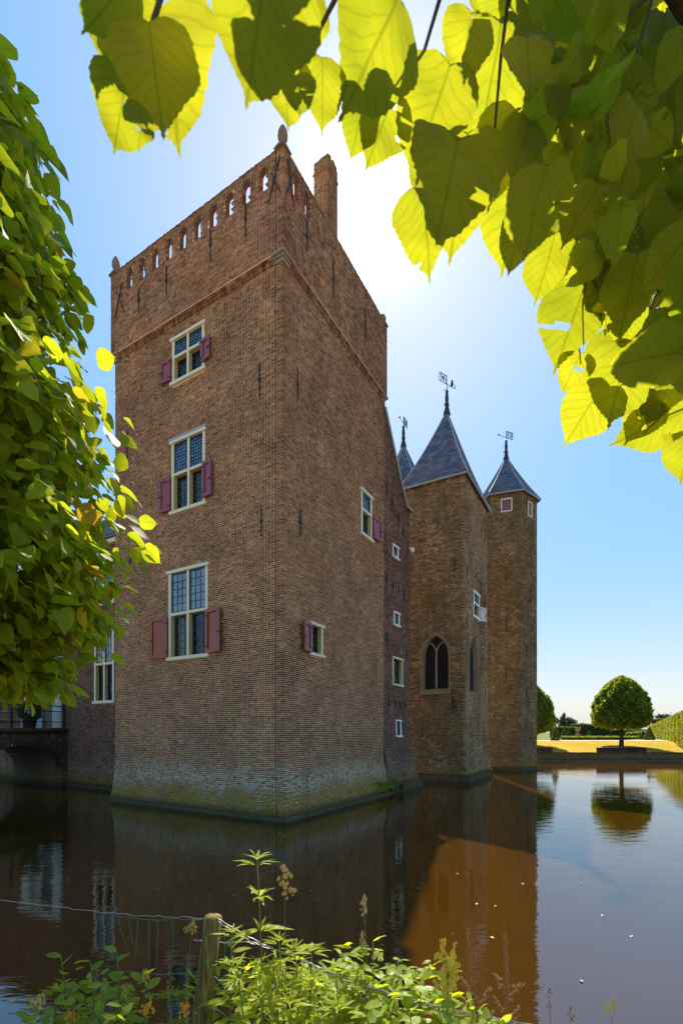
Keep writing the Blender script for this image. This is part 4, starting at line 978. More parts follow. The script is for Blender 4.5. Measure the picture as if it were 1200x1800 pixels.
# ------------------------------------------------------------------ leaf shapes
def leaf_shape(kind, teeth=1, seed=0, fold=0.25, droop=0.25, wave=0.02, bites=0):
    """half outline -> strips of quads either side of the midrib; returns verts, quads, uv (length 1, stalk at origin, along +y)"""
    g = np.random.default_rng(seed)
    if kind == 'linden': ks = [(0, 0.02), (.05, -.03), (.20, -.055), (.36, .03), (.455, .17), (.485, .34), (.45, .52), (.36, .68), (.24, .82), (.115, .92), (.03, .99), (0, 1.1)]
    elif kind == 'oval': ks = [(0, 0), (.10, .06), (.22, .18), (.29, .35), (.30, .52), (.26, .70), (.17, .86), (.07, .96), (0, 1.02)]
    elif kind == 'lance': ks = [(0, 0), (.03, .04), (.085, .16), (.115, .32), (.105, .52), (.075, .72), (.035, .90), (0, 1.05)]
    else: ks = [(0, 0), (.2, .1), (.3, .4), (.2, .8), (0, 1)]
    xs, ys = zip(*ks); tt = np.linspace(0, 1, len(ks)); n = (len(ks) - 1) * (4 if teeth else 1) + 1
    ts = np.linspace(0, 1, n); X = np.interp(ts, tt, xs); Y = np.interp(ts, tt, ys)
    wide = g.uniform(0.82, 1.1); skew = g.uniform(-.10, .10); twist = g.uniform(-.35, .35); ph = g.uniform(0, 6, 2); curl = g.uniform(-.12, .22)
    side = {}
    for sx in (-1, 1):
        x = X * wide * (1 + 0.07 * np.sin(5.0 * ts * 3.14 + ph[(sx + 1) // 2]) + sx * skew); y = Y.copy()
        if teeth:
            tz = np.where(np.arange(n) % 2 == 0, 1.0, -0.55) * g.uniform(0.4, 1.3, n) * (0.009 if kind == 'linden' else 0.005); tz[0] = tz[-1] = 0
            x = np.maximum(x + tz * (X > .01), 0); y = y + tz * 0.7
        side[sx] = (x, y)
    mid = np.clip(Y, 0, 1.0); mid[-1] = Y[-1]
    cols = (-1, -.55, 0, .55, 1) if teeth else (-1, 0, 1)
    def zf(x, y): return -droop * y * y + fold * abs(x) * (1 - 0.4 * y) + wave * math.sin(9 * y + 4 * x + seed) + twist * x * y + curl * x * abs(x) * 1.2
    V, UV = [], []
    for i in range(n):
        for c in cols:
            if c == 0: x, y = 0.0, mid[i]
            else: sx = 1 if c > 0 else -1; x = sx * side[sx][0][i] * abs(c); y = mid[i] + (side[sx][1][i] - mid[i]) * abs(c)
            if teeth and abs(c) == .55: x += float(g.uniform(-.035, .035)) * min(1, abs(x) * 4); y += float(g.uniform(-.006, .006))
            V.append((x, y, zf(x, y))); UV.append((x, y))
    m = len(cols); gone = set()
    if bites and teeth:
        for _ in range(bites):
            i = int(g.integers(5, n - 8)); c = int(g.choice([0, 3])); 
            for d in range(int(g.integers(1, 4))): gone.add((i + d, c))
        if bites > 2:
            i = int(g.integers(8, n - 12)); c = int(g.choice([1, 2])); gone |= {(i, c), (i + 1, c)}
    F = []
    for i in range(n - 1):
        for c in range(m - 1):
            if (i, c) in gone: continue
            a = i * m + c; F.append((a, a + 1, a + m + 1, a + m))
    return np.array(V), np.array(F), np.array(UV)

def leaf_meshes(name, kind, mat, count, **k):
    L = []
    for i in range(count):
        g = random.Random(i * 7 + 1)
        V, F, UV = leaf_shape(kind, k.get('teeth', 1), i, g.uniform(*k.get('fold', (0.1, 0.35))), g.uniform(*k.get('droop', (0.05, 0.35))), k.get('wave', 0.02), k.get('bites', (0, 0, 0))[i % 3])
        L.append(np_mesh(name, V, F, mat, np.full(len(F), i / count), UV, True))
    return L

def frames(dirs, ups, g, roll=0.35):
    y = dirs / np.linalg.norm(dirs, axis=1, keepdims=True)
    x = np.cross(y, ups); x /= np.maximum(np.linalg.norm(x, axis=1, keepdims=True), 1e-6)
    z = np.cross(x, y); a = g.normal(0, roll, len(y))[:, None]
    x2 = x * np.cos(a) + z * np.sin(a); z2 = np.cross(x2, y)
    return x2, y, z2

def many_leaves(name, kind, pos, dirs, ups, size, mat, parent, g, teeth=0, roll=0.4, **k):
    parts = [leaf_shape(kind, teeth, i, 0.12 + 0.08 * i, 0.1 + 0.08 * i) for i in range(4)]
    x, y, z = frames(dirs, ups, g, roll); n = len(pos); pick = np.arange(n) % 4
    VV, FF, UU, RR = [], [], [], []; b = 0
    for q in range(4):
        i = np.where(pick == q)[0]; V, F, UV = parts[q]
        W = pos[i][:, None] + size[i][:, None, None] * (V[None, :, 0:1] * x[i][:, None] + V[None, :, 1:2] * y[i][:, None] + V[None, :, 2:3] * z[i][:, None])
        VV.append(W.reshape(-1, 3)); FF.append((F[None] + (np.arange(len(i)) * len(V))[:, None, None]).reshape(-1, 4) + b); UU.append(np.tile(UV, (len(i), 1)))
        RR.append(np.repeat(g.random(len(i)), len(F))); b += len(i) * len(V)
    me = np_mesh(name, np.concatenate(VV), np.concatenate(FF), mat, np.concatenate(RR), np.concatenate(UU), True)
    o = link(bpy.data.objects.new(name, me), parent); o['kind'] = 'stuff'; return o

def leaf_object(me, p, d, up, size, parent, name='leaf', roll=0.0):
    d = Vector(d).normalized(); x = d.cross(Vector(up)); x = x.normalized() if x.length > 1e-3 else d.orthogonal().normalized(); z = x.cross(d)
    x2 = x * math.cos(roll) + z * math.sin(roll); z2 = x2.cross(d)
    o = bpy.data.objects.new(name, me)
    o.matrix_world = Matrix(((x2[0] * size, d[0] * size, z2[0] * size, p[0]), (x2[1] * size, d[1] * size, z2[1] * size, p[1]), (x2[2] * size, d[2] * size, z2[2] * size, p[2]), (0, 0, 0, 1)))
    return link(o, parent)

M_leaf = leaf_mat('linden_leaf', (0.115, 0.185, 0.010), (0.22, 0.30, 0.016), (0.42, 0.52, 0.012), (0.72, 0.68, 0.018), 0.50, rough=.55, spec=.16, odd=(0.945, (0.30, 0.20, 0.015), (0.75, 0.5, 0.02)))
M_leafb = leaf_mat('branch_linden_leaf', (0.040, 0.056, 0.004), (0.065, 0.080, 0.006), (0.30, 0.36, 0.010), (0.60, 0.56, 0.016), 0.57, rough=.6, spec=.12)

# ------------------------------------------------------------------ linden at the left edge
lin = thing('linden_tree', 'leafy linden tree with big heart-shaped leaves along the left edge, yellowing at its tips', 'tree')
tc = np.array([-2.15, 2.36])
mb = MB(); mb.tube([(tc[0], tc[1], 0.7), (tc[0] + .02, tc[1], 2.2), (tc[0] - .03, tc[1] + .03, 4.2), (tc[0], tc[1], 5.2), (tc[0], tc[1], 5.9)], 0.15, 0.03, 10); mb.build('trunk', M_bark, lin)
g = np.random.default_rng(21); gr2 = random.Random(5)
TZ = [2.84, 2.95, 3.15, 3.6, 4.1, 4.75, 5.3, 5.7, 5.95, 6.12]; TR_ = [0.15, 0.50, 0.76, 0.88, 0.82, 0.70, 0.57, 0.44, 0.30, 0.05]
rz = lambda z: np.interp(z, TZ, TR_)
# the crown is a heap of leafy sprays, with hollows between them
ns = 520; sz_ = 2.95 + 3.12 * g.random(ns) ** 1.1; sth = g.random(ns) * 2 * np.pi
sr = rz(sz_) * (0.99 - 0.55 * g.random(ns) ** 1.6) * (1 + 0.07 * np.sin(3 * sth + 2 * sz_))
n = 15500; k = g.integers(0, ns, n); q = np.clip(g.normal(0, 1, (n, 3)), -1.7, 1.7) * np.array([0.115, 0.115, 0.075])
zz = sz_[k] + q[:, 2]; th = sth[k]; rr = sr[k]
out = np.stack([np.cos(th), np.sin(th), np.zeros(n)], 1)
pos = np.stack([tc[0] + rr * np.cos(th), tc[1] + rr * np.sin(th), zz], 1) + q * np.array([1, 1, 0])
pos[:, 2] -= 0.25 * np.linalg.norm(q[:, :2], axis=1)
dirs = out * 0.5 + np.stack([np.zeros(n), np.zeros(n), np.full(n, -0.55)], 1) + g.normal(0, 0.36, (n, 3)) + q * np.array([2.0, 2.0, 0])
ups = out * 0.75 + np.array([0, 0, 0.75]) + g.normal(0, 0.36, (n, 3))
size = g.uniform(0.055, 0.115, n)
# twigs that stick out of the crown's outline
for (z, ang, ln) in ((3.65, -20, .16), (3.28, 8, .22), (2.92, -12, .14), (4.5, -5, .13), (5.2, -15, .14), (4.1, 10, .12), (5.8, -10, .12), (3.05, -35, .14)):
    for i in range(7):
        t = i / 6; a = R(ang); p = np.array([tc[0] + (rz(z) + ln * t) * math.cos(a), tc[1] + (rz(z) + ln * t) * math.sin(a), z - 0.10 * t + g.normal(0, .02)])
        pos = np.vstack([pos, p]); dirs = np.vstack([dirs, [math.cos(a) + g.normal(0, .5), math.sin(a) + g.normal(0, .5), -0.5]]); ups = np.vstack([ups, [0.2, 0, 1]]); size = np.append(size, g.uniform(.05, .085))
e = np.array(EYE); dist = np.linalg.norm(pos - e, axis=1)
px = 600 + 842 * pos[:, 0] / np.maximum(pos[:, 1], .2)
score = dist + np.where((px > 0) & (pos[:, 1] > 0.5), 0, 50); near = np.argsort(score)[:290]; m = np.zeros(len(pos), bool); m[near] = True
many_leaves('foliage', 'linden', pos[~m], dirs[~m], ups[~m], size[~m], M_leaf, lin, g, teeth=0)
LM = leaf_meshes('leaf', 'linden', M_leaf, 14, wave=.03, bites=(0, 0, 1))
for i in near: leaf_object(gr2.choice(LM), pos[i], dirs[i], ups[i], size[i], lin, roll=gr2.gauss(0, .3))
for i in range(46):
    z = 2.98 + 2.9 * gr2.random(); a = gr2.random() * 6.28; r = rz(z) * 0.93
    MB().tube([(tc[0], tc[1], z - 0.25), (tc[0] + r * .5 * math.cos(a), tc[1] + r * .5 * math.sin(a), z), (tc[0] + r * math.cos(a), tc[1] + r * math.sin(a), z - .02)], 0.022, 0.005, 5).build('branch', M_bark, lin)

# ------------------------------------------------------------------ overhanging linden branch at the top right
ovh = thing('linden_tree', 'linden bough with large backlit leaves hanging into the view from the top right', 'tree')
MB().tube([(2.3, -0.6, 0.6), (2.25, -0.55, 2.4), (2.3, -0.5, 4.4), (2.2, -0.4, 6.0)], 0.2, 0.08, 10).build('trunk', M_bark, ovh)
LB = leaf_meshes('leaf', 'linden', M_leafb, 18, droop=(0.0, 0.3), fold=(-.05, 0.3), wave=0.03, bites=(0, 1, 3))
gb = random.Random(17)
def ray(x, y, d): return Vector(((x - 600) / 842 * d, d, 2.6 + (1288 - y) / 842 * d))
limb = [Vector((2.25, -0.5, 3.9)), ray(1500, 330, .9), ray(1330, 150, .85), ray(1150, -110, .8), ray(900, -90, .7), ray(560, -60, .55), ray(260, -50, .5)]
MB().tube(limb, 0.05, 0.006, 8).build('limb', M_bark, ovh)
twigs = [[ray(620, -60, .56), ray(580, 15, .56), ray(552, 70, .56), ray(532, 100, .56)], [ray(300, -50, .5), ray(262, 60, .5), ray(238, 135, .5), ray(247, 190, .5)],
         [ray(790, -60, .66), ray(745, 90, .66), ray(690, 170, .66)], [ray(900, -60, .72), ray(880, 100, .74), ray(868, 240, .76), ray(905, 330, .8)],
         [ray(1150, -20, .8), ray(1090, 200, .85), ray(1060, 400, .9), ray(1010, 520, .95), ray(1020, 640, .95)], [ray(1330, 150, .85), ray(1190, 420, .95), ray(1120, 600, 1.0), ray(1060, 700, 1.0)],
         [ray(1500, 330, .9), ray(1260, 600, 1.0), ray(1200, 700, 1.02), ray(1130, 760, 1.02)], [ray(1150, -20, .8), ray(1010, 120, .85), ray(950, 320, .9)], [ray(450, -60, .52), ray(455, -10, .52)]]
for t in twigs: MB().tube(t, 0.0035, 0.0012, 5).build('twig', M_twig, ovh)
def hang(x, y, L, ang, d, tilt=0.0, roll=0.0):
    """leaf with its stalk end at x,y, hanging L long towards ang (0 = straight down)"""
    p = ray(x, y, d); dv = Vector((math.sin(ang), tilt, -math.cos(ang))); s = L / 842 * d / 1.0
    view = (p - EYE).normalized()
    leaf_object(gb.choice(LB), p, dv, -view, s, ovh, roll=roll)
key = [(272, -10, 238, 0.14, .50, .1), (262, 42, 150, 0.12, .47, .0), (222, 132, 108, -0.28, .5, .2), (248, 188, 62, 0.0, .46, 0), (232, -40, 112, -0.85, .46, .1), (212, 10, 112, -0.1, .51, .3),
       (470, -75, 190, -0.18, .44, 0.1), (545, -45, 130, -.3, .55, .1), (500, 100, 92, 0.05, .56, .2), (566, 100, 90, 0.02, .57, .2), (520, 130, 62, .1, .54, .1), 
       (700, -10, 185, -.42, .57, .05), (690, 172, 110, -.42, .66, .15), (640, 178, 70, -.3, .66, .3), (790, 118, 145, -.38, .66, .1), 
       (806, 240, 165, -0.2, .62, .0), (822, 232, 168, -.15, .72, .05), (770, 250, 90, -.3, .8, .1), (742, 335, 112, .15, .68, .1), (830, 20, 110, -.2, .7, .2), (880, 40, 150, -.1, .74, .5), (905, 190, 120, -.25, .78, .4), (925, 265, 150, -.1, .8, .7),
       (975, 410, 90, -.2, .86, .2), (915, 385, 80, -.2, .82, .2), (1035, 480, 135, -.3, .9, .25), (1020, 620, 62, -.4, .95, .3), (1110, 580, 145, -.15, .95, .2), (1062, 672, 98, -.55, 1.0, .5), (1180, 640, 105, -.4, 1.0, .2),
       (1205, 722, 110, -1.25, 1.0, .3), (1215, 745, 90, -.1, 1.02, .1), (1098, 190, 85, .1, .95, .1), (1150, 700, 70, -.6, 1.02, .2)]
for k in key: hang(*k[:5], tilt=k[5], roll=gb.gauss(0, .18))
edge = [(-60, 840), (120, 850), (240, 880), (330, 925), (420, 960), (480, 1000), (560, 1040), (610, 1090), (660, 1150), (720, 1230)]
placed = 0
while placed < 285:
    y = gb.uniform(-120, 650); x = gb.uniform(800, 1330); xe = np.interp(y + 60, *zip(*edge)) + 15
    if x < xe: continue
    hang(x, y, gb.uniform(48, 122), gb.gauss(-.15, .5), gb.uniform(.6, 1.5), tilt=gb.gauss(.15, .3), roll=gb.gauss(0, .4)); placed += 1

# ------------------------------------------------------------------ far bank: wall, trees, garden
M_bw = brick_mat('bank_wall_brick', [(0.10, 0.055, 0.035), (0.16, 0.08, 0.045), (0.13, 0.075, 0.05), (0.20, 0.12, 0.06)], moss=0.7, wet=0.9)
rw = thing('retaining_wall', 'low mossy brick retaining wall along the far edge of the moat', 'wall')
PF = Plane((-60, 43.4), (1, 0), (0, -1), 220)
mb = MB(); mb.pbox(PF, 0, 220, -0.8, 0.74, -0.5, 0.0); mb.build('wall', plain('bank_wall_mortar', (0.16, 0.11, 0.07), 0.95, 0.4, 1.5), rw)
PF2 = Plane((10, 43.4), (1, 0), (0, -1), 28)
brick_mesh('brickwork', PF2, lay(PF2, 28, 0.1, 0.74, seed=120, wj=0.006), M_bw, rw, 61)
mb = MB()
for i in range(70): mb.pbox(PF, 62 + i * 0.8, 62 + i * 0.8 + 0.79, 0.741, 0.82 + 0.01 * math.sin(i * 3.1), -0.5, 0.04)
mb.pbox(PF, 0, 61.99, 0.741, 0.82, -0.5, 0.04); mb.pbox(PF, 118.1, 220, 0.741, 0.82, -0.5, 0.04)
mb.build('coping', M_plinth, rw)
for (a, b) in ((83.3, 87.6), (76.8, 79.1)):
    mb = MB(); mb.pbox(PF, a, b, 0.821, 1.17, -0.45, -0.02); mb.pbox(PF, a - .04, b + .04, 1.171, 1.25, -0.49, 0.03); mb.build('wall_block', M_bw, rw)

def clump(name, parent, pts, nrm, size, mat, seed, flat=0.5):
    """many small leaf-sized faces spread over a clipped body"""
    g = np.random.default_rng(seed); n = len(pts)
    d = g.normal(0, 1, (n, 3)) + nrm * 0.4; u = nrm * 1.2 + g.normal(0, 0.7, (n, 3))
    x, y, z = frames(d, u, g, 0.5); s = (size * g.uniform(0.6, 1.3, n))[:, None]
    A = pts - x * s * .5; B = pts - y * s * .6 ; Cc = pts + x * s * .5; Dd = pts + y * s * .6 + z * s * .15
    V = np.stack([A, B, Cc, Dd], 1).reshape(-1, 3); F = np.arange(n * 4).reshape(-1, 4)
    o = link(bpy.data.objects.new(name, np_mesh(name, V, F, mat, g.random(n))), parent); o['kind'] = 'stuff'; return o

M_tree = foliage_mat('clipped_linden_foliage', (0.07, 0.115, 0.012), (0.15, 0.20, 0.02), (0.42, 0.46, 0.02), 0.45)
M_hedge = foliage_mat('hedge_foliage', (0.12, 0.15, 0.015), (0.24, 0.26, 0.025), (0.45, 0.45, 0.02), 0.35)
M_cone = foliage_mat('yew_foliage', (0.05, 0.085, 0.018), (0.10, 0.14, 0.025), (0.2, 0.25, 0.03), 0.3)
M_farf = foliage_mat('far_foliage', (0.05, 0.06, 0.04), (0.08, 0.09, 0.06), (0.08, 0.09, 0.05), 0.2)

def clipped_tree(label, x, y, zb, ztop, w, zlow, seed):
    o = thing('clipped_tree', label, 'tree', 'clipped lindens on the far bank'); g = np.random.default_rng(seed)
    MB().tube([(x, y, zb - .1), (x + .02, y, zb + 0.7), (x, y, zlow + 0.6), (x, y, zlow + 3)], 0.24, 0.10, 10).build('trunk', M_bark, o)
    for k in range(9):
        a = k * 0.7; MB().tube([(x, y, zlow + .2), (x + math.cos(a) * w * .2, y + math.sin(a) * w * .2, zlow + 1.0 + .2 * (k % 3)), (x + math.cos(a) * w * .38, y + math.sin(a) * w * .38, zlow + 1.7 + .3 * (k % 4))], 0.07, 0.02, 5).build('limb', M_bark, o)
    n = 21000; t = g.random(n) ** 0.9; th = g.random(n) * 2 * np.pi; h = ztop - zlow
    prof = np.interp(t, [0, .05, .15, .3, .45, .6, .75, .88, .96, 1.0], [.50, .84, .97, 1.0, .94, .83, .66, .44, .24, .05])
    lump = 1 + 0.05 * np.sin(4 * th + 6 * t + seed) + 0.045 * np.sin(9 * th - 11 * t) + 0.035 * np.sin(17 * th + 23 * t) + 0.03 * np.sin(31 * th - 41 * t) + np.abs(g.normal(0, .025, n))
    r = w / 2 * prof * lump * (1 - 0.3 * g.random(n) ** 2.2)
    pts = np.stack([x + r * np.cos(th), y + r * np.sin(th), zlow + t * h + g.normal(0, .06, n)], 1)
    nr = np.stack([np.cos(th), np.sin(th), 0.3 + t], 1)
    clump('crown', o, pts, nr, 0.21, M_tree, seed); return o
clipped_tree('egg-shaped clipped linden standing free on the sunlit far lawn', 27.94, 47.9, 1.26, 8.15, 5.1, 3.02, 401)
clipped_tree('clipped linden half hidden behind the six-sided brick tower', 18.3, 48.3, 1.26, 7.9, 5.5, 2.55, 402)

def cone_shrub(label, x, y, h, w, seed, group='clipped yew cones'):
    o = thing('cone_topiary', label, 'shrub', group); g = np.random.default_rng(seed); n = 1500
    MB().tube([(x, y, 1.6), (x, y, 1.66 + h * .6)], 0.05, 0.02, 6).build('stem', M_bark, o)
    t = 1 - np.sqrt(g.random(n)); th = g.random(n) * 6.283; r = w / 2 * np.clip(1 - t ** 1.15, 0, 1) * np.interp(t, [0, .08], [.85, 1]) * (1 - 0.15 * g.random(n) ** 2)
    pts = np.stack([x + r * np.cos(th), y + r * np.sin(th), 1.68 + t * h], 1); clump('foliage', o, pts, np.stack([np.cos(th), np.sin(th), np.full(n, .4)], 1), 0.11, M_cone, seed)
for i, (px_, Y, h, w, lab) in enumerate(((975, 56, 2.15, 1.0, 'dark clipped yew cone nearest the six-sided tower'), (990.5, 78, 1.95, 1.15, 'clipped yew cone just right of the biggest yew cone'), (999, 79, 1.8, 0.95, 'narrow clipped yew cone left of the stone urn'),
                                    (1035, 82, 1.25, 1.2, 'small yew cone right of the stone urn'), (1140, 60, 1.75, 1.35, 'broad yew cone at the right foot of the egg-shaped tree'), (1129, 63, 1.2, 1.0, 'low yew cone under the right edge of the egg-shaped tree'))):
    cone_shrub(lab, (px_ - 600) / 842 * Y, Y, h, w, 500 + i)

def hedge(label, a, b, z0, h0, h1, th, mat, seed, dens=60, size=0.2):
    o = thing('hedge', label, 'hedge', 'clipped garden hedges'); g = np.random.default_rng(seed)
    a, b = np.array(a, float), np.array(b, float); L = np.linalg.norm(b - a); d = (b - a) / L; nn = np.array([-d[1], d[0]])
    mb = MB(); q = [(*(a + nn * s * th * .42), z) for z in (z0, z0 + h0 - .12) for s in (-1, 1)]
    p = lambda t, s, z: (*(a + d * t * L + nn * s * th * .42), z)
    mb.hexa([p(0, -1, z0), p(1, -1, z0), p(1, 1, z0), p(0, 1, z0), p(0, -1, z0 + h0 - .12), p(1, -1, z0 + h1 - .12), p(1, 1, z0 + h1 - .12), p(0, 1, z0 + h0 - .12)]).build('hedge_core', plain('hedge_wood', (0.03, 0.028, 0.012), 0.95), o)
    n = int(dens * L * (max(h0, h1) * 2 + th)); t = g.random(n); hh = h0 + (h1 - h0) * t; k = g.random(n); per = 2 * hh + th; s = k * per
    sd = np.where(s < hh, -1, np.where(s < 2 * hh, 1, 0)); z = np.where(s < hh, s, np.where(s < 2 * hh, s - hh, hh)); off = np.where(sd == 0, (g.random(n) - .5) * th, sd * th / 2)
    bump = 0.06 * np.sin(t * L * 2.2) + 0.05 * np.sin(t * L * 5.1 + z * 3)
    P2 = a + d * (t * L)[:, None] + nn * (off * (1 + bump * (sd != 0)))[:, None]
    pts = np.column_stack([P2, z0 + z + g.normal(0, .05, n)]); nr = np.column_stack([nn[None] * sd[:, None], (sd == 0) * 1.0 + .2])
    clump('foliage', o, pts, nr, size, mat, seed); return o
hedge('tall sunlit hedge wall running away at the right edge', (32.6, 44.6), (49.5, 76), 1.2, 3.5, 2.4, 1.2, M_hedge, 601, 60, 0.2)
hedge('dark square hedge behind the narrow yew cones', (37.6, 86), (41.8, 86), 1.66, 1.95, 1.95, 1.4, M_cone, 602)
hedge('dark square hedge behind the stone urn', (42.3, 88), (49.0, 88), 1.66, 2.5, 2.4, 1.4, M_cone, 603)
hedge('hedge glimpsed below the crown of the egg-shaped tree', (50.0, 92), (60.0, 92), 1.66, 1.5, 1.5, 1.4, M_cone, 604)
hedge('low box edging in front of the stone urn', (29.5, 64), (41, 64), 1.66, 0.42, 0.42, 0.8, M_hedge, 605, 90, 0.14)
hedge('low bright shrubs at the foot of the half hidden linden', (19.5, 60), (22.5, 60), 1.66, 0.75, 0.6, 1.2, M_hedge, 606, 90, 0.16)
hedge('low bright hedge behind the trunk of the egg-shaped tree', (43.0, 72), (46, 72), 1.66, 0.9, 1.2, 1.2, M_hedge, 607, 90, 0.16)
hedge('tall clipped hedge column beyond the broad yew cone', (50.1, 77), (51.3, 77), 1.66, 3.1, 3.1, 1.2, M_cone, 608, 90, 0.2)

urn = thing('garden_urn', 'weathered sandstone urn on a pedestal in the garden', 'urn'); ux, uy = 38.4, 78.0
M_urn = plain('urn_sandstone', (0.46, 0.27, 0.13), 0.9, 0.3, 3)
MB().box((ux - .42, uy - .42, 1.66), (ux + .42, uy + .42, 1.78)).box((ux - .32, uy - .32, 1.781), (ux + .32, uy + .32, 2.3)).box((ux - .4, uy - .4, 2.301), (ux + .4, uy + .4, 2.4)).build('pedestal', M_urn, urn)
MB().lathe((ux, uy, 2.4), [(0.26, 0), (0.24, .06), (0.10, .14), (0.10, .22), (0.2, .32), (0.36, .5), (0.42, .75), (0.40, .95), (0.52, 1.05), (0.54, 1.12), (0.44, 1.14)], 18).build('vase', M_urn, urn)
M_rust = plain('brown_terracotta', (0.16, 0.07, 0.03), 0.85, 0.3, 3)
st = thing('garden_statue', 'slim brown figure statue on a plinth before the tall sunlit hedge', 'statue'); sx, sy = 40.7, 58.5
MB().box((sx - .22, sy - .22, 1.68), (sx + .22, sy + .22, 2.15)).build('pedestal', M_rust, st)
MB().lathe((sx, sy, 2.151), [(0.17, 0), (0.15, .25), (0.12, .45), (0.15, .62), (0.17, .75), (0.08, .83), (0.05, .86), (0.075, .92), (0.07, 1.0), (0.02, 1.05)], 10).build('figure', M_rust, st)
for (x, y, h, lab) in ((39.6, 57.6, .62, 'pale stone bollard left of the brown statue'), (41.2, 57.2, .5, 'pale stone bollard at the right edge of the garden')):
    b_ = thing('stone_bollard', lab, 'bollard', 'pale bollards by the hedge'); MB().lathe((x, y, 1.66), [(0.12, 0), (0.11, h * .8), (0.13, h * .85), (0.12, h * .95), (0.04, h)], 10).build('shaft', M_urn, b_)
def ball_shrub(name, label, x, y, z, r, mat, seed, cat='shrub', sq=1.0, pot=None, n=1500, size=0.09):
    o = thing(name, label, cat); g = np.random.default_rng(seed)
    v = g.normal(0, 1, (n, 3)); v /= np.linalg.norm(v, axis=1, keepdims=True); k = r * (1 - .2 * g.random(n) ** 2)[:, None] * (1 + .06 * np.sin(6 * v[:, :1] + 5 * v[:, 2:]))
    pts = v * k * np.array([1, 1, sq]) + np.array([x, y, z]); clump('foliage', o, pts, v, size, mat, seed)
    if pot: MB().lathe((x, y, pot[0]), [(pot[1] * .7, 0), (pot[1] * .75, .03), (pot[1], pot[2] * .9), (pot[1] * 1.08, pot[2] * .92), (pot[1] * 1.08, pot[2]), (pot[1] * .9, pot[2])], 16).build('pot', M_rust if pot[3] else M_iron, o)
    else: MB().tube([(x, y, z - r * sq - .1), (x, y, z)], .05, .03, 6).build('stem', M_bark, o)
    return o
ball_shrub('round_shrub', 'dark rounded shrub beside the right bollard', 41.6, 59, 2.35, .62, M_cone, 700)
for (dx, dy, u, lab) in ((0, 0, 1.35, 'potted box ball on the bridge beside the dark door'), (0, 0, 3.4, 'potted box ball in shade behind the railing post')):
    p = PBr(u, 2.73, -0.75); ball_shrub('potted_shrub', lab, p.x, p.y, 3.62, .48, M_cone, 710 + int(u), pot=(2.725, .3, .52, False), size=.1)
# far trees beyond the garden
for i, (px_, Y, h, w, lab) in enumerate(((987, 210, 9.5, 4.0, 'hazy far poplar, left of a pair'), (996, 215, 8.0, 6, 'hazy far tree right beside the poplar'), (1022, 230, 5.6, 9, 'low hazy clump of far trees behind the urn'), (1166, 180, 8.2, 9, 'far dark tree showing above the tall sunlit hedge'))):
    o = thing('far_tree', lab, 'tree', 'trees beyond the garden'); x = (px_ - 600) / 842 * Y; g = np.random.default_rng(800 + i); n = 1800
    MB().tube([(x, Y, 1.6), (x, Y, 1.66 + h * .7)], .25, .08, 6).build('trunk', M_bark, o)
    cen = np.stack([x + g.normal(0, w * .24, 14), Y + g.normal(0, w * .24, 14), 1.66 + h * g.uniform(.35, .9, 14)], 1); q = cen[g.integers(0, 14, n)] + g.normal(0, 1, (n, 3)) * np.array([w * .09, w * .09, h * .06])
    clump('crown', o, q, g.normal(0, 1, (n, 3)), .55, M_farf, 810 + i)

# ------------------------------------------------------------------ fence on the near bank
M_post = NT('weathered_post'); _p = M_post.pos(); _n = M_post.noise(M_post.scale(_p, (75, 75, 6)), 1.0, 5, 0.7)
M_post = M_post.done(M_post.bsdf(M_post.mix(M_post.mapr(_n, .35, .65), (0.05, 0.035, 0.012), (0.27, 0.21, 0.07)), 0.9, M_post.bump(_n, .7, .006), .1))
M_wire = plain('galvanised_wire', (0.33, 0.33, 0.30), 0.45, 0.25, 20, 0.5, 0.6); M_gwire = plain('green_coated_wire', (0.06, 0.22, 0.17), 0.5, 0.2, 10)
fence = thing('wire_fence', 'leaning weathered post carrying sagging wires at the water edge', 'fence')
MB().tube([(-0.665, 2.14, 0.75), (-0.625, 2.12, 1.3), (-0.59, 2.105, 1.55), (-0.560, 2.10, 1.795)], 0.043, 0.037, 12).build('post', M_post, fence)
W = lambda x, y, d: ray(x, y, d)
def wire(pts, r, mat, wob=0.004):
    g = random.Random(len(pts) * 7 + int(pts[0].x * 100)); P = []
    for i in range(len(pts) - 1):
        for k in range(6): P.append(pts[i].lerp(pts[i + 1], k / 6) + Vector((0, g.uniform(-wob, wob), g.uniform(-wob, wob))))
    P.append(pts[-1]); MB().tube(P, r, r, 5).build('wire', mat, fence)
wire([W(368, 1615, 2.1), W(300, 1612, 2.25), W(240, 1609, 2.45), W(180, 1604, 2.7), W(120, 1596, 3.0), W(0, 1582, 3.8)], .0022, M_wire)
wire([W(368, 1616, 2.1), W(310, 1616, 2.22), W(262, 1618, 2.38), W(215, 1612, 2.55), W(178, 1604, 2.7)], .0016, M_gwire)
wire([W(380, 1613, 2.08), W(425, 1640, 2.05), W(462, 1660, 2.03), W(520, 1682, 2.0), W(580, 1708, 2.0), W(650, 1735, 2.0), W(760, 1768, 2.0), W(870, 1790, 2.0), W(1000, 1812, 2.0)], .0026, M_wire, .002)
wire([W(380, 1618, 2.08), W(415, 1640, 2.06), W(440, 1655, 2.04), W(500, 1676, 2.02), W(556, 1698, 2.0), W(600, 1722, 2.0), W(700, 1752, 2.0), W(800, 1785, 2.0), W(960, 1806, 2.0)], .0022, M_wire)
wire([W(340, 1652, 2.1), W(365, 1656, 2.09), W(400, 1657, 2.06), W(430, 1656, 2.05), W(470, 1662, 2.03)], .0018, M_wire)
wire([W(222, 1707, 2.5), W(270, 1713, 2.4), W(340, 1713, 2.12), W(376, 1717, 2.08), W(420, 1742, 2.05), W(470, 1768, 2.03), W(530, 1802, 2.0)], .0019, M_gwire)
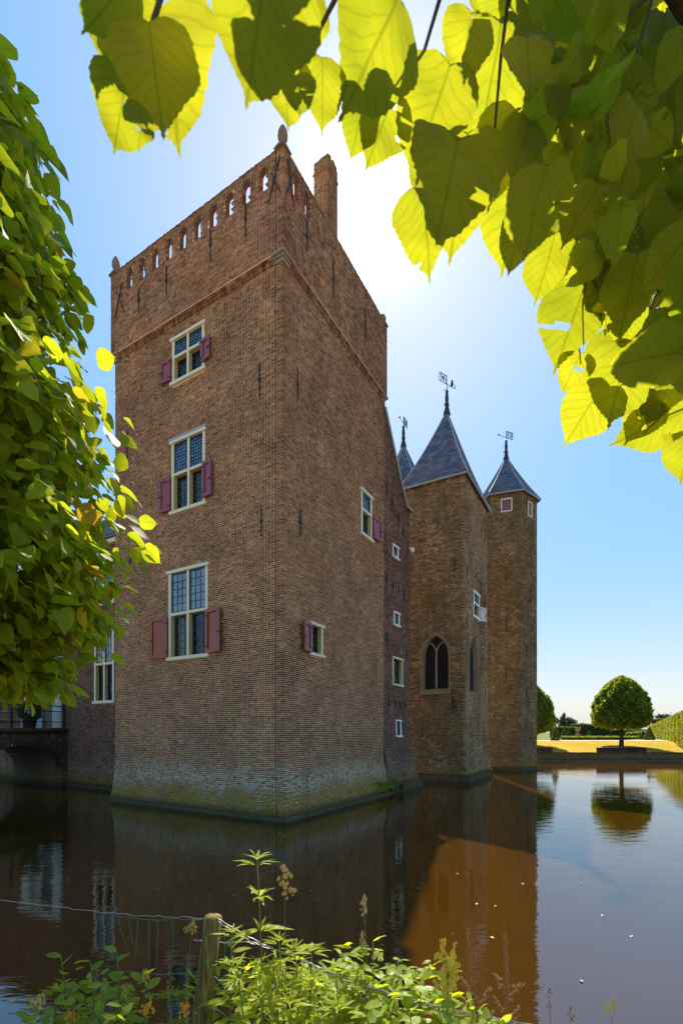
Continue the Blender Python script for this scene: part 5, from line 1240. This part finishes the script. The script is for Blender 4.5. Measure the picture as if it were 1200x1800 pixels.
wire([W(290, 1769, 2.2), W(345, 1768, 2.12), W(380, 1776, 2.08), W(420, 1798, 2.05)], .0018, M_gwire)
wire([W(556, 1698, 2.0), W(620, 1740, 1.98), W(680, 1786, 1.96), W(720, 1815, 1.95)], .0018, M_wire)
for (x, y0, y1, dx, d) in ((207, 1614, 1665, 16, 2.58), (226, 1614, 1662, 8, 2.5), (243, 1618, 1690, -5, 2.44), (262, 1620, 1700, 0, 2.38), (278, 1618, 1700, -3, 2.3), (302, 1616, 1668, 3, 2.22), (395, 1640, 1700, 0, 2.06), (412, 1645, 1725, 0, 2.06), (488, 1672, 1740, 2, 2.02), (505, 1678, 1760, -6, 2.02), (530, 1690, 1780, 2, 2.0), (565, 1712, 1800, 4, 2.0), (600, 1724, 1800, -8, 2.0), (620, 1730, 1800, 4, 2.0), (735, 1762, 1805, 10, 2.0), (770, 1772, 1810, 8, 2.0), (800, 1782, 1820, -2, 2.0)):
    wire([W(x, y0, d), W(x + dx * .5, (y0 + y1) / 2, d), W(x + dx, y1, d)], .0011, M_gwire if x < 420 else M_iron)

# ------------------------------------------------------------------ plants on the near bank
M_lance = leaf_mat('hemp_agrimony_leaf', (0.19, 0.25, 0.014), (0.30, 0.34, 0.02), (0.60, 0.66, 0.02), (0.80, 0.78, 0.04), 0.48, veins=10, spec=.2)
M_oval = leaf_mat('alder_leaf', (0.14, 0.21, 0.014), (0.24, 0.30, 0.02), (0.50, 0.60, 0.02), (0.72, 0.74, 0.035), 0.46, veins=9, rough=.4, spec=.3)
M_stem = plain('green_stem', (0.14, 0.15, 0.03), 0.6, 0.25, 20); M_straw = plain('dry_straw', (0.46, 0.30, 0.10), 0.8, 0.3, 30); M_dock = plain('rusty_dock_seed', (0.36, 0.18, 0.07), 0.85, 0.35, 40)
M_orange = plain('orange_petal', (0.55, .25, .02), .7); M_yel = plain('yellow_flower', (0.60, 0.42, 0.03), 0.7, 0.25, 40)
LAN = leaf_meshes('leaf', 'lance', M_lance, 8, droop=(.2, .6), fold=(.2, .5)); OVA = leaf_meshes('leaf', 'oval', M_oval, 8, droop=(0, .3), fold=(.1, .4))
gp = random.Random(29)
def stemline(base, top, bend=0.05, n=7):
    base, top = Vector(base), Vector(top); off = Vector((gp.uniform(-1, 1), gp.uniform(-1, 1), 0)) * bend
    return [base.lerp(top, i / (n - 1)) + off * math.sin(math.pi * i / (n - 1)) for i in range(n)]
def along(line, t):
    k = t * (len(line) - 1); i = min(int(k), len(line) - 2); return line[i].lerp(line[i + 1], k - i)
def hemp(label, x, y_top, d, L=0.13, whorls=6, group='leafy hemp plants by the fence'):
    top = ray(x, y_top, d); b = Vector((top.x + gp.uniform(-.05, .05), top.y + gp.uniform(-.03, .05), bank_z(top.x, top.y) - .03))
    o = thing('tall_herb', label, 'plant', group); ln = stemline(b, top, .03); MB().tube(ln, .0055, .0025, 6).build('stem', M_stem, o)
    H = top.z - b.z
    for w in range(whorls):
        t = 1 - (w * 0.125 + .03 * w * w * .18) / max(H, .4) - .02
        if t < .15: break
        p = along(ln, t); a0 = (w % 2) * math.pi / 2 + gp.uniform(-.3, .3) + .3
        for s in range(2):
            for sub in (-.42, 0, .42):
                a = a0 + s * math.pi + sub; k = (.55 + .16 * w) if w < 3 else 1.0
                el = .55 - .22 * min(w, 4) + gp.uniform(-.15, .15); dv = Vector((math.cos(a), math.sin(a), el))
                leaf_object(gp.choice(LAN), p + Vector((math.cos(a), math.sin(a), .3)) * .012, dv, (0, 0, 1), L * k * gp.uniform(.8, 1.1) * (1 if sub == 0 else .75), o, roll=gp.gauss(0, .3))
        if w: # little side shoots in the axils
            for q in range(3): a = gp.random() * 6.28; leaf_object(gp.choice(LAN), p, (math.cos(a) * .5, math.sin(a) * .5, .8), (0, 0, 1), L * .38, o)
    for q in range(8): a = q * .8; leaf_object(gp.choice(LAN), top, (math.cos(a) * .7, math.sin(a) * .7, .8), (0, 0, 1), L * .36, o)
    return o
hemp('tallest hemp plant, its bright leafy top standing clear against the dark water', 452, 1512, 2.0, .17, 8)
for (x, y, d, lab) in ((408, 1640, 2.0, 'hemp plant close behind the leaning fence post'), (490, 1655, 2.05, 'slim hemp plant just right of the tallest one'), (548, 1672, 2.1, 'hemp plant whose top crosses the upper wire'), (300, 1750, 2.1, 'hemp plant standing alone left of the post'), (100, 1745, 2.0, 'hemp plant at the far left of the bank'), (520, 1668, 1.98, 'bushy hemp plant under the sagging wires'), (480, 1700, 1.9, 'low hemp plant left of the bushy one under the wires'), (420, 1722, 1.8, 'hemp plant low down right of the post foot'),
                       (550, 1722, 1.85, 'hemp plant between the two sagging wires'), (460, 1752, 1.72, 'hemp plant at the lower edge, right of the post'), (375, 1742, 2.2, 'hemp plant whose leaves peep out behind the post'), (510, 1765, 1.7, 'short hemp plant at the lower edge under the wires'), (590, 1772, 1.72, 'short hemp plant at the foot of the alder shoots')):
    hemp(lab, x, y, d, .135, 6)
def sapling(label, x, y_top, d, lean=0, n=16, L=.075, mats=OVA, side=3, group='alder shoots on the bank', lift=.35):
    top = ray(x, y_top, d); b = Vector((top.x + lean, top.y + .03, bank_z(top.x, top.y) - .03)); o = thing('leafy_shoot', label, 'plant', group)
    ln = stemline(b, top, .05); mb = MB(); mb.tube(ln, .005, .002, 6); lines = [ln]
    for k in range(side):
        t = .45 + .4 * k / max(side, 1); p = along(ln, t); a = gp.random() * 6.28; e = p + Vector((math.cos(a) * .14, math.sin(a) * .09, .10 + .04 * gp.random())); l2 = stemline(p, e, .02, 5); mb.tube(l2, .003, .0015, 5); lines.append(l2)
    mb.build('stem', M_stem, o)
    for li, l in enumerate(lines):
        m = n if li == 0 else n // 2
        for i in range(m):
            t = (.35 if li == 0 else .15) + (.65 if li == 0 else .85) * i / (m - 1); p = along(l, t); a = i * 2.4 + gp.uniform(-.4, .4)
            leaf_object(gp.choice(mats), p, (math.cos(a), math.sin(a), lift + gp.uniform(-.3, .4)), (gp.gauss(0, .25), gp.gauss(0, .25), 1), L * gp.uniform(.7, 1.2), o, roll=gp.gauss(0, .4))
    return o
for (x, y, d, lean, lab) in ((655, 1655, 2.05, .03, 'tallest alder shoot with glossy oval leaves below a grass head'), (700, 1690, 2.05, -.12, 'alder shoot leaning right over the brown water'), (630, 1700, 1.95, 0, 'alder shoot where the wires cross'), (590, 1712, 1.9, .05, 'alder shoot left of the wire crossing'),
                             (740, 1722, 2.0, -.05, 'alder shoot above the right-hand wires'), (790, 1712, 2.05, 0, 'right-most alder shoot, beside the yellow flower'), (680, 1752, 1.8, 0, 'alder shoot at the lower edge in the middle'), (770, 1768, 1.8, .02, 'alder shoot at the lower edge below the yellow flower'), (720, 1775, 1.75, 0, 'short alder shoot at the lower edge left of the yellow flower'), (640, 1772, 1.7, .02, 'short alder shoot at the lower edge under the crossing')):
    sapling(lab, x, y, d, lean, 14, .068)
for (x, y, d, lean, lab) in ((108, 1682, 2.0, .05, 'left-most leafy shoot with pale rounded leaves'), (160, 1690, 1.95, .02, 'leafy shoot in the middle of the left clump'), (205, 1672, 2.0, -.06, 'leafy shoot leaning right in the left clump'), (180, 1730, 1.8, 0, 'low leafy shoot in front of the left clump'), (130, 1765, 1.75, 0, 'low leafy shoot at the bottom left'), (215, 1770, 1.75, 0, 'short leafy shoot below the lower green wire')):
    sapling(lab, x, y, d, lean, 13, .06, group='leafy shoots in the left clump', lift=.5)
def head(mb, p, d, L, r, n=26):
    d = Vector(d).normalized()
    for i in range(n):
        t = gp.random(); q = p + d * L * t + Vector((gp.gauss(0, 1), gp.gauss(0, 1), gp.gauss(0, .6))) * r * (.5 + .6 * math.sin(math.pi * min(t + .1, 1)))
        s = r * gp.uniform(.45, .85); mb.add([q + Vector((s, 0, 0)), q + Vector((0, s, 0)), q + Vector((-s, 0, 0)), q + Vector((0, -s, 0)), q + d * s * 2, q - d * s], [(0, 1, 4), (1, 2, 4), (2, 3, 4), (3, 0, 4), (1, 0, 5), (2, 1, 5), (3, 2, 5), (0, 3, 5)])
def seed_grass(label, x, y_top, d, L, r, mat, lean=0.0, extra=()):
    top = ray(x, y_top, d); b = Vector((top.x + lean, top.y, bank_z(top.x, top.y) - .03)); o = thing('seed_grass', label, 'grass plant', 'grasses gone to seed'); ln = stemline(b, top - Vector((0, 0, L)), .02); MB().tube(ln, .0022, .0014, 5).build('stem', M_stem, o)
    mb = MB(); head(mb, top - Vector((0, 0, L)), (-.0, 0, 1), L, r)
    for (dx, dz, l) in extra: head(mb, top + Vector((dx, 0, dz)), (.3, 0, 1), l, r * .9, 16)
    mb.build('seed_head', mat, o)['kind'] = 'stuff'
seed_grass('straw-coloured cocksfoot head right of the tallest hemp plant', 500, 1524, 2.0, .085, .012, M_straw, .03, [(.022, -.118, .025)])
seed_grass('cocksfoot head rising from the tallest alder shoot', 640, 1575, 2.05, .085, .010, M_straw, .04)
seed_grass('dense timothy head left of the alder shoots', 637, 1640, 2.0, .06, .007, M_straw, .01)
seed_grass('greenish grass head just left of the post top', 338, 1620, 2.2, .05, .009, M_straw, -.18, [(-.03, -.05, .03)])
seed_grass('golden grass head in the gap left of the post', 256, 1707, 1.95, .06, .008, M_straw, -.02)
seed_grass('golden grass head at the lower left', 72, 1752, 1.8, .045, .010, M_straw, 0)
seed_grass('slim grass head behind the left clump', 218, 1733, 1.95, .05, .006, M_straw, 0)
seed_grass('yellow-green grass head above the yellow flower', 779, 1652, 2.0, .06, .009, M_yel, .02, [(.035, -.06, .05), (-.03, -.09, .03)])
seed_grass('lone bright grass head over the sky reflection at the lower right', 1078, 1757, 2.0, .05, .006, M_yel, -.10, [(-.03, -.05, .03)])
seed_grass('thin brown grass head at the lower right', 965, 1738, 2.0, .09, .005, M_dock, 0)
seed_grass('short brown grass head at the bottom right edge', 1002, 1770, 2.0, .06, .005, M_dock, .02)
def dock(label, x, y_top, d, lean):
    top = ray(x, y_top, d); b = Vector((top.x + lean, top.y, bank_z(top.x, top.y) - .03)); o = thing('dock_plant', label, 'plant', 'rusty dock seed stalks'); ln = stemline(b, top, .03, 9); MB().tube(ln, .003, .0012, 5).build('stem', M_dock, o)
    mb = MB()
    for i in range(20):
        t = .52 + .48 * i / 19; p = along(ln, t); q = along(ln, min(t + .03, 1)); head(mb, p, q - p + Vector((0, 0, .01)), .03, .0085 * (1.25 - t * .75), 15)
    for k in range(4):
        p = along(ln, .5 + .06 * k); e = p + Vector(((-1) ** k * .05, 0, .08)); mb.tube([p, e], .0015, .001, 4); head(mb, p.lerp(e, .3), e - p, .08, .009, 24)
    mb.build('seed_head', M_dock, o)['kind'] = 'stuff'
dock('rusty dock stalk leaning left against the brown water', 822, 1645, 2.05, .14); dock('rusty dock stalk standing nearest the sky reflection', 888, 1648, 2.05, -.04)
fl = thing('yellow_flower', 'fluffy yellow flower spike among the alder leaves', 'flower'); p = ray(786, 1690, 1.85); MB().tube([Vector((p.x, p.y, bank_z(p.x, p.y))), p], .003, .002, 5).build('stem', M_stem, fl)
mb = MB(); head(mb, p - Vector((0, 0, .11)), (.1, 0, 1), .12, .017, 75); mb.build('bloom', M_yel, fl)['kind'] = 'stuff'
for (x, y, lab) in ((258, 1775, 'small orange flower at the lower edge left of the post'), (125, 1790, 'small orange flower at the bottom left'), (325, 1778, 'small orange flower beside the foot of the post')):
    fl = thing('orange_flower', lab, 'flower', 'small orange flowers'); p = ray(x, y, 1.85); MB().tube([Vector((p.x, p.y, bank_z(p.x, p.y))), p], .0022, .0016, 5).build('stem', M_stem, fl); mb = MB(); head(mb, p - Vector((0, 0, .01)), (.2, -.2, 1), .03, .012, 24); mb.build('bloom', M_orange, fl)['kind'] = 'stuff'
# the tangle of low herbs between the taller plants
def undergrowth(n, xr, top, mat, kind, L, seed, parent=None):
    g = np.random.default_rng(seed); y = g.uniform(1.9, 2.5, n); xp = g.uniform(*xr, n); x = (xp - 600) / 842 * y
    keep_ = ~((xp > 318) & (xp < 402) & (y < 2.16)); xp, y, x = xp[keep_], y[keep_], x[keep_]; n = len(xp)
    zt = 2.6 + (1288 - np.interp(xp, *zip(*top)) - g.uniform(-30, 20, n) - 12 * np.sin(xp * .09) + 4) / 842 * y; zg = np.array([bank_z(a, b) for a, b in zip(x, y)])
    z = zg + np.maximum(zt - zg, .05) * g.random(n) ** .55; a = g.random(n) * 6.283
    d = np.stack([np.cos(a), np.sin(a), g.normal(.25, .4, n)], 1); u = np.stack([g.normal(0, .3, n), g.normal(0, .3, n), np.ones(n)], 1)
    o = many_leaves('undergrowth', kind, np.stack([x, y, z], 1), d, u, g.uniform(*L, n), mat, None, g, 0, .4)
    tag(o, 'tangled low green herbs filling the bank along the bottom edge', 'undergrowth', kind='stuff')
TOP = [(-100, 1830), (60, 1790), (130, 1735), (230, 1745), (290, 1800), (340, 1745), (400, 1705), (470, 1700), (560, 1705), (640, 1690), (720, 1710), (800, 1735), (850, 1790), (950, 1830), (1200, 1850)]
undergrowth(850, (320, 640), TOP, M_lance, 'lance', (.05, .11), 51); undergrowth(620, (520, 880), TOP, M_oval, 'oval', (.035, .07), 52); undergrowth(330, (40, 270), TOP, M_oval, 'oval', (.03, .06), 53)
# grass blades on the bank
def blades(name, n, xr, yr, hr, mat, seed):
    g = np.random.default_rng(seed); x = g.uniform(*xr, n); y = g.uniform(*yr, n); h = g.uniform(*hr, n); z = np.array([bank_z(a, b) for a, b in zip(x, y)]) - .02
    a = g.random(n) * 6.283; ln = g.uniform(.05, .45, n) * h; w = g.uniform(.002, .005, n); ca, sa = np.cos(a), np.sin(a); V, F = [], []
    base = np.stack([x, y, z], 1); sd = np.stack([-sa, ca, 0 * a], 1); dr = np.stack([ca, sa, 0 * a], 1); rows = []
    for t in (0, .35, .7, 1.0): c = base + dr * (ln * t * t)[:, None] + np.array([0, 0, 1]) * (h * (t - .18 * t * t))[:, None]; k = (w * (1 - t * .93))[:, None]; rows += [c - sd * k, c + sd * k]
    V = np.stack(rows, 1).reshape(-1, 3); f = np.array([(0, 1, 3, 2), (2, 3, 5, 4), (4, 5, 7, 6)]); F = (f[None] + (np.arange(n) * 8)[:, None, None]).reshape(-1, 4)
    o = link(bpy.data.objects.new(name, np_mesh(name, V, F, mat, np.repeat(g.random(n), 3)))); return tag(o, 'long grass growing on the near bank', 'grass', kind='stuff')
M_blade = foliage_mat('grass_blade', (0.12, 0.17, 0.02), (0.26, 0.26, 0.04), (0.5, 0.5, 0.04), 0.4)
blades('grass', 5200, (-2.6, 2.4), (1.25, 3.1), (.15, .42), M_blade, 31)

# tuft of weeds on the keep's foot
g = np.random.default_rng(44); n = 420; uu = 6.55 + g.normal(0, .55, n); zz = .22 + np.abs(g.normal(0, .22, n)); pts = PR.many(np.clip(uu, 5.4, 7.5), zz, np.full(n, .05) + g.random(n) * .12)
tf_ = thing('wall_weeds', 'tuft of green weeds growing on the foot of the red tower', 'plant')
nr = np.tile(np.array([N2[0], N2[1], .6]), (n, 1)); clump('foliage', tf_, pts, nr, .075, M_hedge, 45)

# ------------------------------------------------------------------ leaves floating on the moat
M_float = plain('floating_leaf', (0.30, 0.23, 0.12), 0.6, 0.4, 3); fm = leaf_meshes('floating_leaf', 'oval', M_float, 4, teeth=0, droop=(-.1, .1)); gf = random.Random(77)
fixed = [(1020, 1723), (545, 1694), (410, 1575), (802, 1537), (735, 1563), (838, 1588), (868, 1594), (915, 1553), (861, 1647), (1085, 1534), (1110, 1645), (1058, 1608), (545, 1567), (620, 1680), (480, 1738)]
spots = [(2.6 * 842 / (y - 1288) * (x - 600) / 842, 2.6 * 842 / (y - 1288)) for x, y in fixed] + [(gf.uniform(.6, 5), gf.uniform(5.5, 14)) for _ in range(15)] + [(gf.uniform(-5, 5), gf.uniform(5, 12)) for _ in range(12)]
for i, (x, y) in enumerate(spots):
    o = leaf_object(gf.choice(fm), (x, y, .006), (gf.uniform(-1, 1), gf.uniform(-1, 1), 0.02), (0, 0, 1), gf.uniform(.025, .055) if i > 14 else gf.uniform(.04, .065), None, 'floating_leaf'); tag(o, 'small pale fallen leaf floating on the dark moat', 'leaf', 'fallen leaves on the moat')
